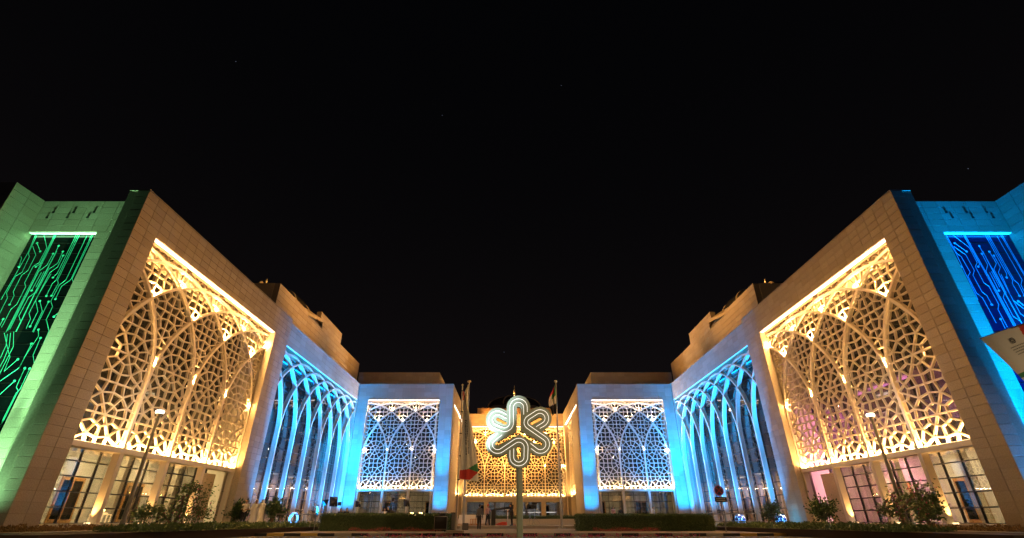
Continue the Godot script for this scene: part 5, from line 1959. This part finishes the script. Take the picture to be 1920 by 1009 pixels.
		part(o, "trousers", flesh(grow.call([torso[0]] + legs, 0.018), 0.03), M[dress.trousers])
		var hairm := flesh([[head + Vector3(0, 0.055, -0.025), head + Vector3(0, 0.02, -0.045), 0.097, 0.085]], 0.02)
		part(o, "hair", hairm, M.hair)
		if dress.get("cap", "") != "":
			part(o, "cap", flesh([[head + Vector3(0, 0.07, -0.01), head + Vector3(0, 0.06, 0.0), 0.1, 0.1], [head + Vector3(0, 0.05, 0.08), head + Vector3(0, 0.045, 0.14), 0.045, 0.04]], 0.02), M[dress.cap])
	for f in shoes:
		part(o, "shoe", flesh([f], 0.02), M.black)

func people() -> void:
	var z := 40.2
	person("man in a white shirt and black trousers beside two robed men", at(452, z, 0.38), 0.2, {"shirt": "cloth_white", "trousers": "cloth_black", "long": false}, {"hands": [Vector3(-0.05, 1.05, 0.22), Vector3(0.16, 1.12, 0.24)]})
	person("man in a long white robe standing nearest the man in white shirt", at(471, z + 0.3, 0.38), 0.5, {"robe": "cloth_white"}, {"height": 1.8})
	person("man in a long white robe holding a camera up to his face", at(484, z - 0.2, 0.38), -0.4, {"robe": "cloth_white"}, {"height": 1.78, "hands": [Vector3(-0.1, 1.5, 0.2), Vector3(0.1, 1.5, 0.2)]})
	person("man in a beige shirt reaching up to a softbox", at(590, 55.2, 0.40), -1.2, {"shirt": "cloth_beige", "trousers": "cloth_black"}, {"hands": [Vector3(-0.2, 1.75, 0.3), Vector3(0.22, 1.85, 0.32)]})
	person("crouching man in dark clothes by the flat film light", at(636, 50.0, 0.40), 0.8, {"shirt": "cloth_navy", "trousers": "cloth_black"}, {"drop": 0.42, "hands": [Vector3(-0.15, 0.75, 0.4), Vector3(0.15, 0.75, 0.4)]})
	person("crouching man in a black shirt with lowered head", at(646, 49.6, 0.40), 0.4, {"shirt": "cloth_black", "trousers": "cloth_black"}, {"drop": 0.38, "lean": 0.3, "hands": [Vector3(-0.15, 0.8, 0.4), Vector3(0.15, 0.8, 0.4)]})
	person("seated figure in white behind the dark hedge", at(718, 54.0, 0.40), 0.0, {"shirt": "cloth_white", "trousers": "cloth_white"}, {"drop": 0.36})
	person("man in black bending over beside the glowing tables", at(735, 52.0, 0.40), -1.0, {"shirt": "cloth_black", "trousers": "cloth_black"}, {"lean": 0.95, "hands": [Vector3(-0.15, 0.8, 0.7), Vector3(0.2, 0.85, 0.65)]})
	person("man in a grey suit jacket seen from behind on the steps", at(898, 43.5, 0.14), 3.0, {"shirt": "cloth_grey", "trousers": "cloth_black"}, {"step": 0.2})
	person("man in a red cap and pink shirt stepping beside the dark column", at(914, 52.0, 0.34), 0.7, {"shirt": "cloth_pink", "trousers": "cloth_black", "cap": "cap_red"}, {"step": 0.3, "hands": [Vector3(-0.22, 0.95, 0.1), Vector3(0.3, 1.1, 0.25)]})
	person("man in black leaning at the end of the camera crane", at(960, 50.0, 0.34), -1.3, {"shirt": "cloth_black", "trousers": "cloth_black"}, {"lean": 0.2, "hands": [Vector3(-0.2, 1.15, 0.35), Vector3(0.2, 1.2, 0.35)]})
	person("person in a pale top inside the glazed lobby by the flagpole side", at(1152, 65.0, 0.42), 0.2, {"shirt": "cloth_pink", "trousers": "cloth_grey"}, {})
	person("person in black standing next to the pale topped person", at(1166, 65.0, 0.42), -0.5, {"shirt": "cloth_black", "trousers": "cloth_black"}, {"height": 1.68})
	person("person in white walking before the last bay of the white screen", at(1228, 64.5, 0.42), 1.3, {"shirt": "cloth_white", "trousers": "cloth_grey"}, {"step": 0.35})
